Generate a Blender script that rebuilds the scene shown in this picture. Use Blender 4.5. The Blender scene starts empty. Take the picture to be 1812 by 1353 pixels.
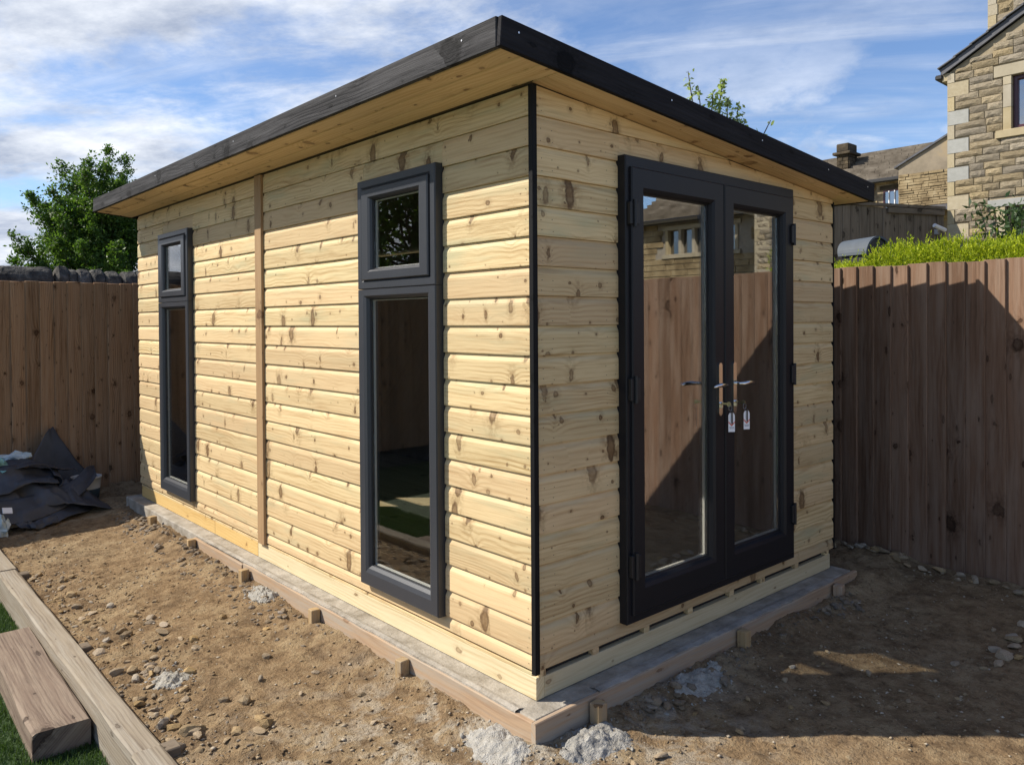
import bpy, math, random
import numpy as np
from mathutils import Matrix, Vector
rng = random.Random(7)
NR = np.random.RandomState(11)
S = bpy.context.scene
COL = S.collection
# ------------------------------------------------------------------ camera
cam_d = bpy.data.cameras.new('camera'); cam = bpy.data.objects.new('camera', cam_d); COL.objects.link(cam)
yaw, pitch, roll = 0.8421, 0.0122, -0.0068
fw = Vector((math.cos(yaw)*math.cos(pitch), math.sin(yaw)*math.cos(pitch), -math.sin(pitch)))
r0 = fw.cross(Vector((0, 0, 1))).normalized(); u0 = r0.cross(fw)
rt = math.cos(roll)*r0 + math.sin(roll)*u0; up = -math.sin(roll)*r0 + math.cos(roll)*u0
CAM = Vector((-2.1476, -2.2729, 1.5335))
cam.matrix_world = Matrix(((rt.x, up.x, -fw.x, CAM.x), (rt.y, up.y, -fw.y, CAM.y), (rt.z, up.z, -fw.z, CAM.z), (0, 0, 0, 1)))
cam_d.sensor_fit = 'HORIZONTAL'; cam_d.sensor_width = 36
cam_d.lens = 36*1381.39/1812
cam_d.shift_y = -(676.5-584.92)/1812
cam_d.clip_start = 0.05; cam_d.clip_end = 6000
S.camera = cam
# ------------------------------------------------------------------ light
SUN = Vector((1, -.93, -1.27)).normalized()          # the way the light travels
SUN_EL = math.asin(-SUN.z)
SUN_ROT = math.atan2(-SUN.x, -SUN.y)
world = bpy.data.worlds.new('World'); S.world = world; world.use_nodes = True
SKY_STRENGTH = 0.105
SUN_STRENGTH = 4.6
EXPOSURE = 0.62
sl = bpy.data.lights.new('sun', 'SUN'); sl.energy = SUN_STRENGTH; sl.angle = math.radians(.53); sl.color = (1, .93, .82)
so = bpy.data.objects.new('sun', sl); COL.objects.link(so)
so.rotation_euler = SUN.to_track_quat('-Z', 'Y').to_euler(); so.location = (-6, 6, 10)
S.view_settings.view_transform = 'Standard'; S.view_settings.look = 'None'
S.view_settings.exposure = EXPOSURE; S.view_settings.gamma = 1; S.view_settings.use_curve_mapping = False
try:
    S.cycles.use_denoising = True
    S.cycles.max_bounces = 10; S.cycles.transparent_max_bounces = 24
    S.cycles.sample_clamp_indirect = 6
except Exception:
    pass

class NT:
    """small helper over a node tree"""
    def __init__(s, nt): s.nt = nt; s.n = nt.nodes; s.l = nt.links
    def add(s, t, **k):
        n = s.n.new(t)
        for a, b in k.items(): setattr(n, a, b)
        return n
    def put(s, sock, v):
        if isinstance(v, bpy.types.NodeSocket): s.l.new(v, sock)
        elif v is not None:
            if isinstance(v, (tuple, list)) and len(v) == 3 and sock.type == 'RGBA': v = (*v, 1)
            sock.default_value = v
    def math(s, op, a, b=None, c=None, clamp=False):
        n = s.add('ShaderNodeMath', operation=op, use_clamp=clamp)
        s.put(n.inputs[0], a)
        if b is not None: s.put(n.inputs[1], b)
        if c is not None: s.put(n.inputs[2], c)
        return n.outputs[0]
    def vmath(s, op, a, b=None, scale=None):
        n = s.add('ShaderNodeVectorMath', operation=op)
        s.put(n.inputs[0], a)
        if b is not None: s.put(n.inputs[1], b)
        if scale is not None: s.put(n.inputs['Scale'], scale)
        return n.outputs['Value'] if op in ('LENGTH', 'DOT_PRODUCT', 'DISTANCE') else n.outputs[0]
    def noise(s, vec, scale=1., detail=3., rough=.55, dist=0., dims='3D'):
        n = s.add('ShaderNodeTexNoise', noise_dimensions=dims)
        s.put(n.inputs['Vector'], vec); s.put(n.inputs['Scale'], scale); s.put(n.inputs['Detail'], detail)
        s.put(n.inputs['Roughness'], rough); s.put(n.inputs['Distortion'], dist)
        return n.outputs[0]
    def ramp(s, fac, stops, interp='LINEAR'):
        n = s.add('ShaderNodeValToRGB'); cr = n.color_ramp; cr.interpolation = interp
        while len(cr.elements) < len(stops): cr.elements.new(.5)
        for e, (p, c) in zip(cr.elements, stops):
            e.position = p; e.color = (*c, 1) if isinstance(c, (tuple, list)) else (c, c, c, 1)
        s.put(n.inputs[0], fac); return n.outputs[0]
    def smooth(s, v, a, b):
        n = s.add('ShaderNodeMapRange', interpolation_type='SMOOTHSTEP')
        s.put(n.inputs[0], v); s.put(n.inputs[1], a); s.put(n.inputs[2], b); s.put(n.inputs[3], 0.); s.put(n.inputs[4], 1.)
        return n.outputs[0]
    def mix(s, f, a, b, mode='MIX'):
        n = s.add('ShaderNodeMix', data_type='RGBA', blend_type=mode)
        s.put(n.inputs[0], f); s.put(n.inputs[6], a); s.put(n.inputs[7], b)
        return n.outputs[2]
    def sep(s, v):
        n = s.add('ShaderNodeSeparateXYZ'); s.put(n.inputs[0], v); return n.outputs
    def comb(s, x, y, z):
        n = s.add('ShaderNodeCombineXYZ')
        for i, q in enumerate((x, y, z)): s.put(n.inputs[i], q)
        return n.outputs[0]
    def bump(s, h, strength=.3, dist=.01):
        n = s.add('ShaderNodeBump'); s.put(n.inputs['Strength'], strength); s.put(n.inputs['Distance'], dist); s.put(n.inputs['Height'], h)
        return n.outputs[0]

# sky: Nishita plus broken white cloud laid on a high flat layer all round
w = NT(world.node_tree); w.n.clear()
sky = w.add('ShaderNodeTexSky', sky_type='NISHITA'); sky.sun_disc = False
sky.sun_elevation = SUN_EL; sky.sun_rotation = SUN_ROT; sky.altitude = 200; sky.air_density = 1.0; sky.dust_density = .3; sky.ozone_density = 2.2
tc = w.add('ShaderNodeTexCoord').outputs['Generated']
dx, dy, dz = w.sep(tc)
zc = w.math('ADD', w.math('MAXIMUM', dz, 0.0), .20)
px = w.math('DIVIDE', dx, zc); py = w.math('DIVIDE', dy, zc)
rx = w.math('ADD', w.math('MULTIPLY', px, .80), w.math('MULTIPLY', py, .60))
ry = w.math('SUBTRACT', w.math('MULTIPLY', py, .80), w.math('MULTIPLY', px, .60))
q1 = w.comb(w.math('MULTIPLY', rx, 1.5), w.math('MULTIPLY', ry, .95), 3.3)
cl1 = w.noise(q1, 1.5, 10, .62, .25)
cov = w.noise(w.comb(px, py, 8.6), .42, 2, .5)
bank = w.math('SUBTRACT', w.math('ADD', w.math('MULTIPLY', dx, -.40), w.math('MULTIPLY', dy, .80)), .42)   # the cloud is thicker to the north
m1 = w.smooth(w.math('ADD', w.math('ADD', cl1, w.math('MULTIPLY', bank, .42)), w.math('MULTIPLY', w.math('SUBTRACT', cov, .5), .9)), .43, .68)
q2 = w.comb(w.math('MULTIPLY', rx, 3.4), w.math('MULTIPLY', ry, .60), 1.)
cir = w.smooth(w.noise(q2, 1.4, 8, .62, .6), .40, .80)
m2 = w.math('MULTIPLY', cir, .55)
# low puffs of cumulus towards the horizon, laid on the direction itself
puff = w.noise(w.comb(dx, dy, w.math('MULTIPLY', dz, 1.8)), 4.2, 9, .58)
m3 = w.math('MULTIPLY', w.smooth(puff, .49, .62), w.math('SUBTRACT', 1., w.smooth(dz, .14, .42)))
mask = w.math('MAXIMUM', w.math('MAXIMUM', m1, m2), w.math('MULTIPLY', m3, .85))
shade = w.noise(w.comb(w.math('MULTIPLY', rx, 1.5), ry, 2.), 2.0, 7, .64)
ccol = w.ramp(shade, [(.34, (2.7, 3.15, 4.1)), (.50, (4.9, 5.25, 5.9)), (.66, (7.0, 7.2, 7.6))])
skyc = w.mix(1., sky.outputs[0], (.80, .88, 1.02), 'MULTIPLY')
bgc = w.mix(mask, skyc, ccol)
bg = w.add('ShaderNodeBackground'); w.put(bg.inputs[0], bgc); bg.inputs[1].default_value = SKY_STRENGTH
wo = w.add('ShaderNodeOutputWorld'); w.l.new(bg.outputs[0], wo.inputs[0])

# ------------------------------------------------------------------ materials
def mat(name):
    m = bpy.data.materials.new(name); m.use_nodes = True
    t = NT(m.node_tree); t.n.clear()
    out = t.add('ShaderNodeOutputMaterial'); b = t.add('ShaderNodeBsdfPrincipled'); t.l.new(b.outputs[0], out.inputs[0])
    t.b = b; t.out = out
    return m, t
def setb(t, col=None, rough=None, metal=None, normal=None, spec=None):
    if col is not None: t.put(t.b.inputs['Base Color'], col)
    if rough is not None: t.put(t.b.inputs['Roughness'], rough)
    if metal is not None: t.put(t.b.inputs['Metallic'], metal)
    if normal is not None: t.put(t.b.inputs['Normal'], normal)
    if spec is not None: t.put(t.b.inputs['Specular IOR Level'], spec)
def ocoord(t, off=True):
    """object coordinates shifted by the object's own random number"""
    c = t.add('ShaderNodeTexCoord').outputs['Object']
    r = t.add('ShaderNodeObjectInfo').outputs['Random']
    if off: c = t.vmath('ADD', c, t.vmath('SCALE', (37.1, 91.7, 53.3), scale=r))
    return c, r
def wood(name, light, dark, knot, kn=(5.2, 2.4), kthr=.165, kstr=1., green=0., tone=.16, weather=None, rough=.65, grain=1., bump=.25, hue=None, gate=.12, contrast=1., spec=.25, warp=6.5):
    m, t = mat(name); c, r = ocoord(t)
    x, y, z = t.sep(c)
    b = t.math('ADD', y, z)                                    # across the board, whichever face
    wob = t.math('SUBTRACT', t.noise(c, 11., 3), .5); wob2 = t.math('SUBTRACT', t.noise(c, 32., 4, .65), .5)
    def knots(sx, sb, thr, gt, off):
        """one Voronoi cell may hold one knot, squashed along the grain"""
        kv = t.add('ShaderNodeTexVoronoi', voronoi_dimensions='2D'); kv.inputs['Randomness'].default_value = 1.
        t.put(kv.inputs['Vector'], t.comb(t.math('ADD', t.math('MULTIPLY', x, sx), t.math('MULTIPLY', wob, .22)), t.math('ADD', t.math('MULTIPLY', b, sb), off), 0.)); kv.inputs['Scale'].default_value = 1.
        d = t.math('ADD', kv.outputs['Distance'], t.math('MULTIPLY', wob2, .13)); kc = t.sep(kv.outputs['Color'])
        rad = t.math('MULTIPLY', t.math('ADD', t.math('MULTIPLY', t.math('MULTIPLY', kc[0], kc[0]), .85), .22), thr)
        on = t.math('MULTIPLY', t.math('GREATER_THAN', kc[1], gt), t.math('ADD', .58, t.math('MULTIPLY', kc[2], .42)))
        core = t.math('MULTIPLY', on, t.math('SUBTRACT', 1., t.smooth(d, t.math('MULTIPLY', rad, .62), rad)))
        rim = t.math('MULTIPLY', core, t.smooth(d, t.math('MULTIPLY', rad, .35), t.math('MULTIPLY', rad, .8)))
        halo = t.math('MULTIPLY', on, t.math('SUBTRACT', 1., t.smooth(d, t.math('MULTIPLY', rad, .8), t.math('MULTIPLY', rad, 2.7))))
        infl = t.math('MULTIPLY', on, t.math('DIVIDE', 1., t.math('ADD', 1., t.math('MULTIPLY', t.math('MULTIPLY', d, d), 60.))))
        return core, rim, halo, infl
    c1, r1, h1, infl = knots(kn[0], kn[1], kthr, gate, 0.)
    c2, r2, h2, i2 = knots(kn[0]*1.6, kn[1]*4.0, kthr*.85, .50, 5.5)
    core = t.math('MAXIMUM', c1, c2); rim = t.math('MAXIMUM', r1, r2); halo = t.math('MAXIMUM', h1, t.math('MULTIPLY', h2, .7))
    # growth rings, bent round the knots
    low = t.noise(t.comb(t.math('MULTIPLY', x, .9), t.math('MULTIPLY', b, 5.), r), 1., 2, .5)
    g = t.math('ADD', t.math('ADD', t.math('MULTIPLY', b, 46.*grain), t.math('MULTIPLY', low, warp)), t.math('MULTIPLY', infl, 2.6))
    ring = t.math('ADD', .5, t.math('MULTIPLY', .5, t.math('SINE', t.math('MULTIPLY', g, 6.283))))
    ring = t.math('POWER', ring, 2.0)
    vis = t.smooth(t.noise(t.comb(t.math('MULTIPLY', x, 1.1), t.math('MULTIPLY', b, 8.), 4.), 1., 3), .36, .62)
    fib = t.noise(t.comb(t.math('MULTIPLY', x, 3.5), t.math('MULTIPLY', b, 150.), t.math('MULTIPLY', z, 30.)), 1., 3, .65)
    stk = t.noise(t.comb(t.math('MULTIPLY', x, 1.6), t.math('MULTIPLY', b, 42.), r), 1., 4, .65)
    gm = t.math('ADD', t.math('MULTIPLY', t.math('MULTIPLY', ring, vis), .50), t.math('ADD', t.math('MULTIPLY', t.smooth(fib, .42, .75), .42), t.math('MULTIPLY', t.smooth(stk, .50, .74), .50)))
    gm = t.math('MULTIPLY', gm, contrast, clamp=True)
    col = t.mix(gm, light, dark)
    blot = t.noise(t.comb(t.math('MULTIPLY', x, 2.6), t.math('MULTIPLY', b, 12.), r), 1., 5, .62)
    col = t.mix(t.math('MULTIPLY', t.smooth(blot, .54, .78), .60), col, dark)
    if green:
        gr = t.smooth(t.noise(t.comb(t.math('MULTIPLY', x, 1.6), t.math('MULTIPLY', b, 9.), t.math('MULTIPLY', r, 50.)), 1., 3), .50, .74)
        col = t.mix(t.math('MULTIPLY', gr, green), col, (.36, .385, .24))
    if hue is not None: col = t.mix(t.math('MULTIPLY', t.math('FRACT', t.math('MULTIPLY', r, 17.3)), hue[1]), col, hue[0])
    tn = t.math('ADD', 1.-tone, t.math('MULTIPLY', t.math('FRACT', t.math('MULTIPLY', r, 7.77)), 2*tone))
    hs = t.add('ShaderNodeHueSaturation'); t.put(hs.inputs['Value'], tn); t.put(hs.inputs['Color'], col); col = hs.outputs[0]
    if weather:
        wn = t.smooth(t.noise(t.comb(t.math('MULTIPLY', x, 1.4), t.math('MULTIPLY', b, 24.), r), 1., 6, .68), .38, .66)
        col = t.mix(t.math('MULTIPLY', wn, weather[1]), col, weather[0])
    smear = t.math('MULTIPLY', halo, t.smooth(t.noise(c, 38., 4, .65), .34, .62))
    col = t.mix(t.math('MULTIPLY', smear, .68*kstr), col, tuple(.45*a+.55*k for a, k in zip(dark, knot)))
    col = t.mix(t.math('MULTIPLY', core, .80*kstr), col, tuple(.12*a+.82*k for a, k in zip(dark, knot)))
    col = t.mix(t.math('MULTIPLY', rim, .75*kstr), col, tuple(.5*k for k in knot))
    h = t.math('ADD', t.math('MULTIPLY', gm, -.6), t.math('MULTIPLY', core, .5))
    setb(t, col, rough, normal=t.bump(h, bump, .004), spec=spec)
    return m
def plain(name, col, rough=.5, var=.1, scale=8., metal=0., bump=0., bscale=60., spec=.5):
    m, t = mat(name); c, r = ocoord(t)
    n = t.noise(c, scale, 4, .6)
    cc = t.mix(t.smooth(n, .3, .7), tuple(a*(1-var) for a in col), tuple(min(1, a*(1+var)) for a in col))
    nb = t.bump(t.noise(c, bscale, 3), bump, .004) if bump else None
    setb(t, cc, rough, metal, nb, spec)
    return m

M = {}
M['pine'] = wood('treated pine', (.67, .53, .295), (.40, .265, .115), (.105, .046, .018), green=.60, contrast=1.2, tone=.13, hue=((.59, .41, .24), .60), rough=.6)
M['pine_pale'] = wood('pale sawn pine', (.64, .54, .345), (.49, .38, .21), (.20, .10, .04), kn=(2.6, 2.0), kthr=.12, gate=.6, tone=.06, rough=.65)
M['pine_yellow'] = wood('yellow sawn pine', (.63, .44, .18), (.52, .31, .10), (.25, .12, .04), kn=(2.4, 2.0), kthr=.09, gate=.6, tone=.04, rough=.65)
M['soffit'] = wood('soffit pine', (.74, .55, .32), (.58, .39, .19), (.16, .07, .028), kn=(3.2, 2.6), kthr=.13, gate=.35, tone=.10, rough=.55, contrast=1.15)
M['batten'] = wood('batten pine', (.36, .235, .125), (.25, .15, .075), (.12, .06, .03), kn=(2.6, 2.), kthr=.10, gate=.6, tone=.05)
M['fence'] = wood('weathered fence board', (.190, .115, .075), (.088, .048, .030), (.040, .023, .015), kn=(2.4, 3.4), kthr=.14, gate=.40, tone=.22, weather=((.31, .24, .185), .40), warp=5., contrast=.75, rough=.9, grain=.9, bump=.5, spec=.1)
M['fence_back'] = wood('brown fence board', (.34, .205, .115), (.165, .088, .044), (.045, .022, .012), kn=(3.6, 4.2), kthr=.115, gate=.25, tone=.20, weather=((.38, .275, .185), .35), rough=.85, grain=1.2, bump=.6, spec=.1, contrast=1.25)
M['fence_old'] = wood('old dark fence board', (.17, .135, .10), (.085, .065, .048), (.03, .022, .016), kn=(2.4, 3.), kthr=.16, tone=.18, weather=((.24, .20, .155), .5), warp=5., rough=.9, spec=.1)
M['black_wood'] = wood('black stained timber', (.030, .029, .031), (.013, .013, .015), (.005, .005, .006), kn=(2.6, 2.6), kthr=.2, tone=.1, weather=((.120, .117, .122), .45), rough=.7, bump=.5, spec=.12, contrast=1.2)
M['shaded_rake'] = wood('shade-darkened fascia timber', (.016, .015, .018), (.009, .009, .010), (.005, .005, .006), kn=(2.6, 2.6), kthr=.2, tone=.1, weather=((.030, .029, .033), .5), rough=.75, bump=.5, spec=.10)  # shaded copy of the black fascia timber, the shade is in the colour
M['black_trim'] = wood('black painted trim', (.010, .010, .011), (.007, .007, .008), (.005, .005, .005), tone=.1, rough=.6, spec=.15)
M['form'] = wood('shuttering board', (.40, .28, .18), (.29, .19, .12), (.20, .11, .06), kn=(1.4, 2.0), kthr=.08, gate=.6, tone=.07, weather=((.36, .315, .255), .85), rough=.9, grain=.7, spec=.1)
M['peg'] = wood('timber peg', (.40, .28, .14), (.28, .175, .085), (.15, .08, .04), tone=.14, weather=((.30, .25, .19), .6), rough=.9, spec=.1)
M['sleeper'] = wood('grey weathered sleeper', (.29, .245, .185), (.14, .108, .082), (.08, .06, .045), kn=(1.8, 2.2), kthr=.11, gate=.6, tone=.06, weather=((.35, .32, .27), .55), rough=.95, grain=1.3, bump=.7, spec=.08, contrast=.85, warp=2.5)
M['block'] = wood('stained sleeper block', (.20, .150, .115), (.095, .070, .058), (.05, .036, .03), kn=(1.8, 2.2), kthr=.12, gate=.5, tone=.02, weather=((.31, .25, .19), .55), rough=.95, grain=1.3, bump=.7, spec=.08, contrast=.9, warp=2.5)
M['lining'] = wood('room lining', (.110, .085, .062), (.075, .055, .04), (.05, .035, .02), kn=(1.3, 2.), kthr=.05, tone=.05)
M['floorboard'] = wood('floor board', (.40, .31, .18), (.27, .19, .10), (.14, .08, .04), kn=(2.3, 2.), kthr=.1, tone=.12)
M['upvc'] = plain('anthracite frame', (.036, .039, .047), .38, .05, 3., bump=.10, bscale=220., spec=.45)
M['upvc_shaded'] = plain('shade-darkened door frame', (.0135, .0135, .0165), .42, .05, 3., bump=.10, bscale=220., spec=.28)  # darker copy of the window frame, shade of the door wall in its colour
M['upvc_dark'] = plain('black seal', (.010, .010, .012), .5, .05)
M['chrome'] = plain('polished chrome', (.78, .76, .73), .12, .03, metal=1.)
M['brass'] = plain('key brass', (.55, .48, .30), .3, .05, metal=1.)
M['spacer'] = plain('glazing spacer', (.62, .60, .55), .4, .05, 5.)
M['white_card'] = plain('white card', (.78, .78, .80), .5, .03)
M['red_print'] = plain('red print', (.60, .07, .03), .5, .05)
M['grey_print'] = plain('grey print', (.22, .24, .30), .6, .05)
M['nail'] = plain('nail head', (.055, .045, .04), .5, .2, metal=.3)
M['zinc'] = plain('zinc screw', (.75, .75, .78), .35, .1, metal=.6)
M['slate'] = plain('grey slate', (.065, .067, .078), .55, .3, 5., bump=.3)
M['maroon'] = plain('maroon frame', (.055, .014, .022), .35, .1)
M['rubber'] = plain('grey rubber sheet', (.046, .049, .058), .50, .3, 5., bump=.3, bscale=14.)
M['hood'] = plain('grey metal hood', (.075, .088, .105), .6, .12, 6., spec=.25)
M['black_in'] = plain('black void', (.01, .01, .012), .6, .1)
M['bucket'] = plain('white tub', (.62, .60, .56), .45, .1)
M['bucket_blue'] = plain('dark blue tub', (.045, .075, .10), .45, .1)
M['orange'] = plain('orange label', (.55, .10, .04), .5, .1)
M['wrap'] = plain('pale plastic wrap', (.50, .58, .60), .22, .25, 9.)
M['wrap_teal'] = plain('teal plastic wrap', (.16, .33, .33), .25, .5, 9.)
M['epdm'] = plain('roof rubber', (.04, .04, .042), .7, .1)
M['steel'] = plain('aerial steel', (.3, .3, .32), .4, .1, metal=.6)
M['pale_reflection'] = plain('pale blind', (.55, .60, .64), .7, .06)  # pale sheet colour imitating a reflection in the house window
def glass(name, tint=(.93, .95, .94), f0=.075, ghost=0.):
    m = bpy.data.materials.new(name); m.use_nodes = True; t = NT(m.node_tree); t.n.clear()
    g = t.add('ShaderNodeNewGeometry')
    cs = t.math('ABSOLUTE', t.vmath('DOT_PRODUCT', g.outputs['Incoming'], g.outputs['Normal']))
    f = t.math('ADD', f0, t.math('MULTIPLY', 1.-f0, t.math('POWER', t.math('SUBTRACT', 1., cs, clamp=True), 5.)))
    a = t.add('ShaderNodeBsdfTransparent'); a.inputs[0].default_value = (*tint, 1)
    b = t.add('ShaderNodeBsdfGlossy'); b.inputs['Roughness'].default_value = 0.0; b.inputs['Color'].default_value = (1, 1, 1, 1)
    mx = t.add('ShaderNodeMixShader'); t.put(mx.inputs[0], f); t.l.new(a.outputs[0], mx.inputs[1]); t.l.new(b.outputs[0], mx.inputs[2])
    o = t.add('ShaderNodeOutputMaterial'); t.l.new(mx.outputs[0], o.inputs[0]); return m
M['glass'] = glass('double glazing', (.95, .96, .955), .085)
M['glass_door'] = glass('door double glazing', (.95, .96, .955), .27)
M['house_glass'] = glass('house glass', (.30, .33, .36), .30)
def leafmat(name, c1, c2, trans=.35, rough=.5):
    m, t = mat(name)
    g = t.add('ShaderNodeNewGeometry')
    r = g.outputs['Random Per Island']
    col = t.mix(r, c1, c2)
    setb(t, col, rough, spec=.3)
    tr = t.add('ShaderNodeBsdfTranslucent'); t.put(tr.inputs[0], t.mix(1., col, (1.25, 1.35, .6), 'MULTIPLY'))
    mx = t.add('ShaderNodeMixShader'); mx.inputs[0].default_value = trans
    t.l.new(t.b.outputs[0], mx.inputs[1]); t.l.new(tr.outputs[0], mx.inputs[2]); t.l.new(mx.outputs[0], t.out.inputs[0]); return m
M['leaf_tree'] = leafmat('tree leaf', (.032, .080, .018), (.115, .19, .034), .45)
M['leaf_apple'] = leafmat('apple leaf', (.17, .24, .10), (.34, .40, .20), .5)
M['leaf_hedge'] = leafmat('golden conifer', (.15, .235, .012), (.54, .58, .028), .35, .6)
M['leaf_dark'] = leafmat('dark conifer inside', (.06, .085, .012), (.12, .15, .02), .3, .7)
M['leaf_shrub'] = leafmat('shrub leaf', (.025, .055, .022), (.07, .12, .04), .25)
M['grass'] = leafmat('lawn blade', (.026, .058, .016), (.085, .14, .042), .25, .5)
M['bark'] = plain('bark', (.075, .06, .045), .9, .3, 20., bump=.5)
def dirt_mat():
    m, t = mat('bare earth'); c = t.add('ShaderNodeTexCoord').outputs['Object']
    n1 = t.noise(c, 1.3, 6, .62, .3); n2 = t.noise(c, 9., 8, .72); n3 = t.noise(c, 85., 4, .7); n4 = t.noise(c, 30., 5, .7, .4)
    col = t.ramp(n2, [(.32, (.125, .082, .046)), (.5, (.245, .166, .092)), (.68, (.325, .235, .135))])
    pale = t.smooth(t.math('ADD', t.math('MULTIPLY', n1, .75), t.math('MULTIPLY', n2, .4)), .55, .72)
    col = t.mix(t.math('MULTIPLY', pale, .6), col, (.36, .275, .165))
    dcor = t.vmath('DISTANCE', c, (-.30, -.15, -.12))
    dust = t.math('MULTIPLY', t.math('SUBTRACT', 1., t.smooth(dcor, .15, 1.6)), t.smooth(t.noise(c, 5., 8, .74, .6), .45, .60))
    col = t.mix(t.math('MULTIPLY', dust, .75), col, (.46, .42, .345))
    dk = t.smooth(t.noise(c, 2.1, 7, .74, .5), .52, .68)
    col = t.mix(t.math('MULTIPLY', dk, .62), col, (.105, .070, .042))
    col = t.mix(t.math('MULTIPLY', t.smooth(n4, .56, .70), .7), col, (.36, .285, .18))
    col = t.mix(t.math('MULTIPLY', t.math('SUBTRACT', 1., t.smooth(n4, .33, .45)), .7), col, (.080, .052, .031))
    col = t.mix(t.math('MULTIPLY', t.smooth(n3, .60, .76), .8), col, (.40, .33, .23))
    col = t.mix(t.math('SUBTRACT', 1., t.smooth(n3, .25, .40)), col, (.070, .046, .028))
    h = t.math('ADD', t.math('ADD', t.math('MULTIPLY', n2, .8), t.math('MULTIPLY', n3, .35)), t.math('MULTIPLY', n4, .6))
    setb(t, col, .95, normal=t.bump(h, 1., .03), spec=.10); return m
M['dirt'] = dirt_mat()
def stone_mat(name, a, b, c3, scale=9., bump=.6, rand=.5, rough=.9, grey=None):
    m, t = mat(name); c, r = ocoord(t)
    n = t.noise(c, scale, 6, .65); n2 = t.noise(c, scale*7, 4, .6)
    col = t.ramp(n, [(.3, a), (.55, b), (.75, c3)])
    hs = t.add('ShaderNodeHueSaturation'); t.put(hs.inputs['Value'], t.math('ADD', 1-rand*.5, t.math('MULTIPLY', r, rand)))
    t.put(hs.inputs['Saturation'], t.math('ADD', .75, t.math('MULTIPLY', t.math('FRACT', t.math('MULTIPLY', r, 9.1)), .5)))
    t.put(hs.inputs['Color'], col); col = hs.outputs[0]
    col = t.mix(t.math('MULTIPLY', t.smooth(n2, .58, .8), .35), col, a)
    if grey: col = t.mix(t.math('MULTIPLY', t.smooth(t.math('FRACT', t.math('MULTIPLY', r, 5.3)), grey[1], 1.), .7), col, grey[0])
    setb(t, col, rough, normal=t.bump(t.math('ADD', n, t.math('MULTIPLY', n2, .4)), bump, .02), spec=.2); return m
M['rock'] = stone_mat('loose sandstone', (.22, .155, .09), (.36, .27, .165), (.46, .37, .245), 14., .5, .5, grey=((.36, .33, .28), .75))
M['rock_grey'] = stone_mat('grey shale', (.15, .115, .08), (.255, .205, .15), (.34, .285, .22), 16., .5, .5)
M['spill'] = stone_mat('set concrete spill', (.27, .25, .215), (.42, .395, .345), (.55, .525, .47), 22., 1.2, .25)
M['concrete'] = stone_mat('concrete base', (.20, .175, .14), (.34, .31, .265), (.44, .405, .35), 9., .6, .05)
M['ashlar'] = stone_mat('rock-faced sandstone', (.20, .155, .10), (.36, .30, .205), (.47, .405, .295), 9., .9, .45, grey=((.21, .185, .15), .55))
M['dressed'] = stone_mat('dressed sandstone', (.35, .295, .20), (.40, .345, .24), (.45, .39, .29), 5., .15, .15)
M['dressed_pale'] = stone_mat('pale grey quoin', (.30, .30, .28), (.345, .345, .325), (.385, .385, .365), 4., .1, .1)
M['mortar'] = stone_mat('pale mortar', (.26, .22, .16), (.32, .275, .205), (.37, .325, .25), 12., .3, .05)
M['rubble'] = stone_mat('old coursed stone', (.12, .09, .055), (.30, .24, .155), (.42, .36, .25), 2.6, .6, .1)
M['render_old'] = stone_mat('stained render', (.16, .13, .085), (.28, .22, .14), (.36, .25, .10), 1.0, .3, .05)
M['stone_roof'] = stone_mat('stone slates', (.085, .07, .052), (.165, .14, .11), (.25, .22, .175), 2.2, .4, .2)
M['cope'] = stone_mat('blackened cope stone', (.030, .028, .026), (.10, .094, .085), (.22, .205, .18), 12., 1.4, .4)
M['chimney'] = stone_mat('sooty chimney stone', (.022, .019, .015), (.075, .058, .038), (.17, .13, .08), 2., .6, .2)
def lawn_mat():
    m, t = mat('lawn'); c = t.add('ShaderNodeTexCoord').outputs['Object']
    n = t.noise(c, 60., 4, .7); n1 = t.noise(c, 3., 3)
    col = t.ramp(t.math('ADD', t.math('MULTIPLY', n, .8), t.math('MULTIPLY', n1, .2)), [(.3, (.018, .038, .012)), (.7, (.060, .110, .034))])
    setb(t, col, .6, normal=t.bump(n, 1., .02), spec=.2); return m
M['lawn'] = lawn_mat()
M['field'] = plain('rough ground', (.20, .19, .11), .95, .3, .5)
M['flag'] = stone_mat('bounce paving flag', (.36, .30, .22), (.45, .39, .30), (.52, .46, .37), 4., .2, .2)  # pale stone for the added paving that bounces light

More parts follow.
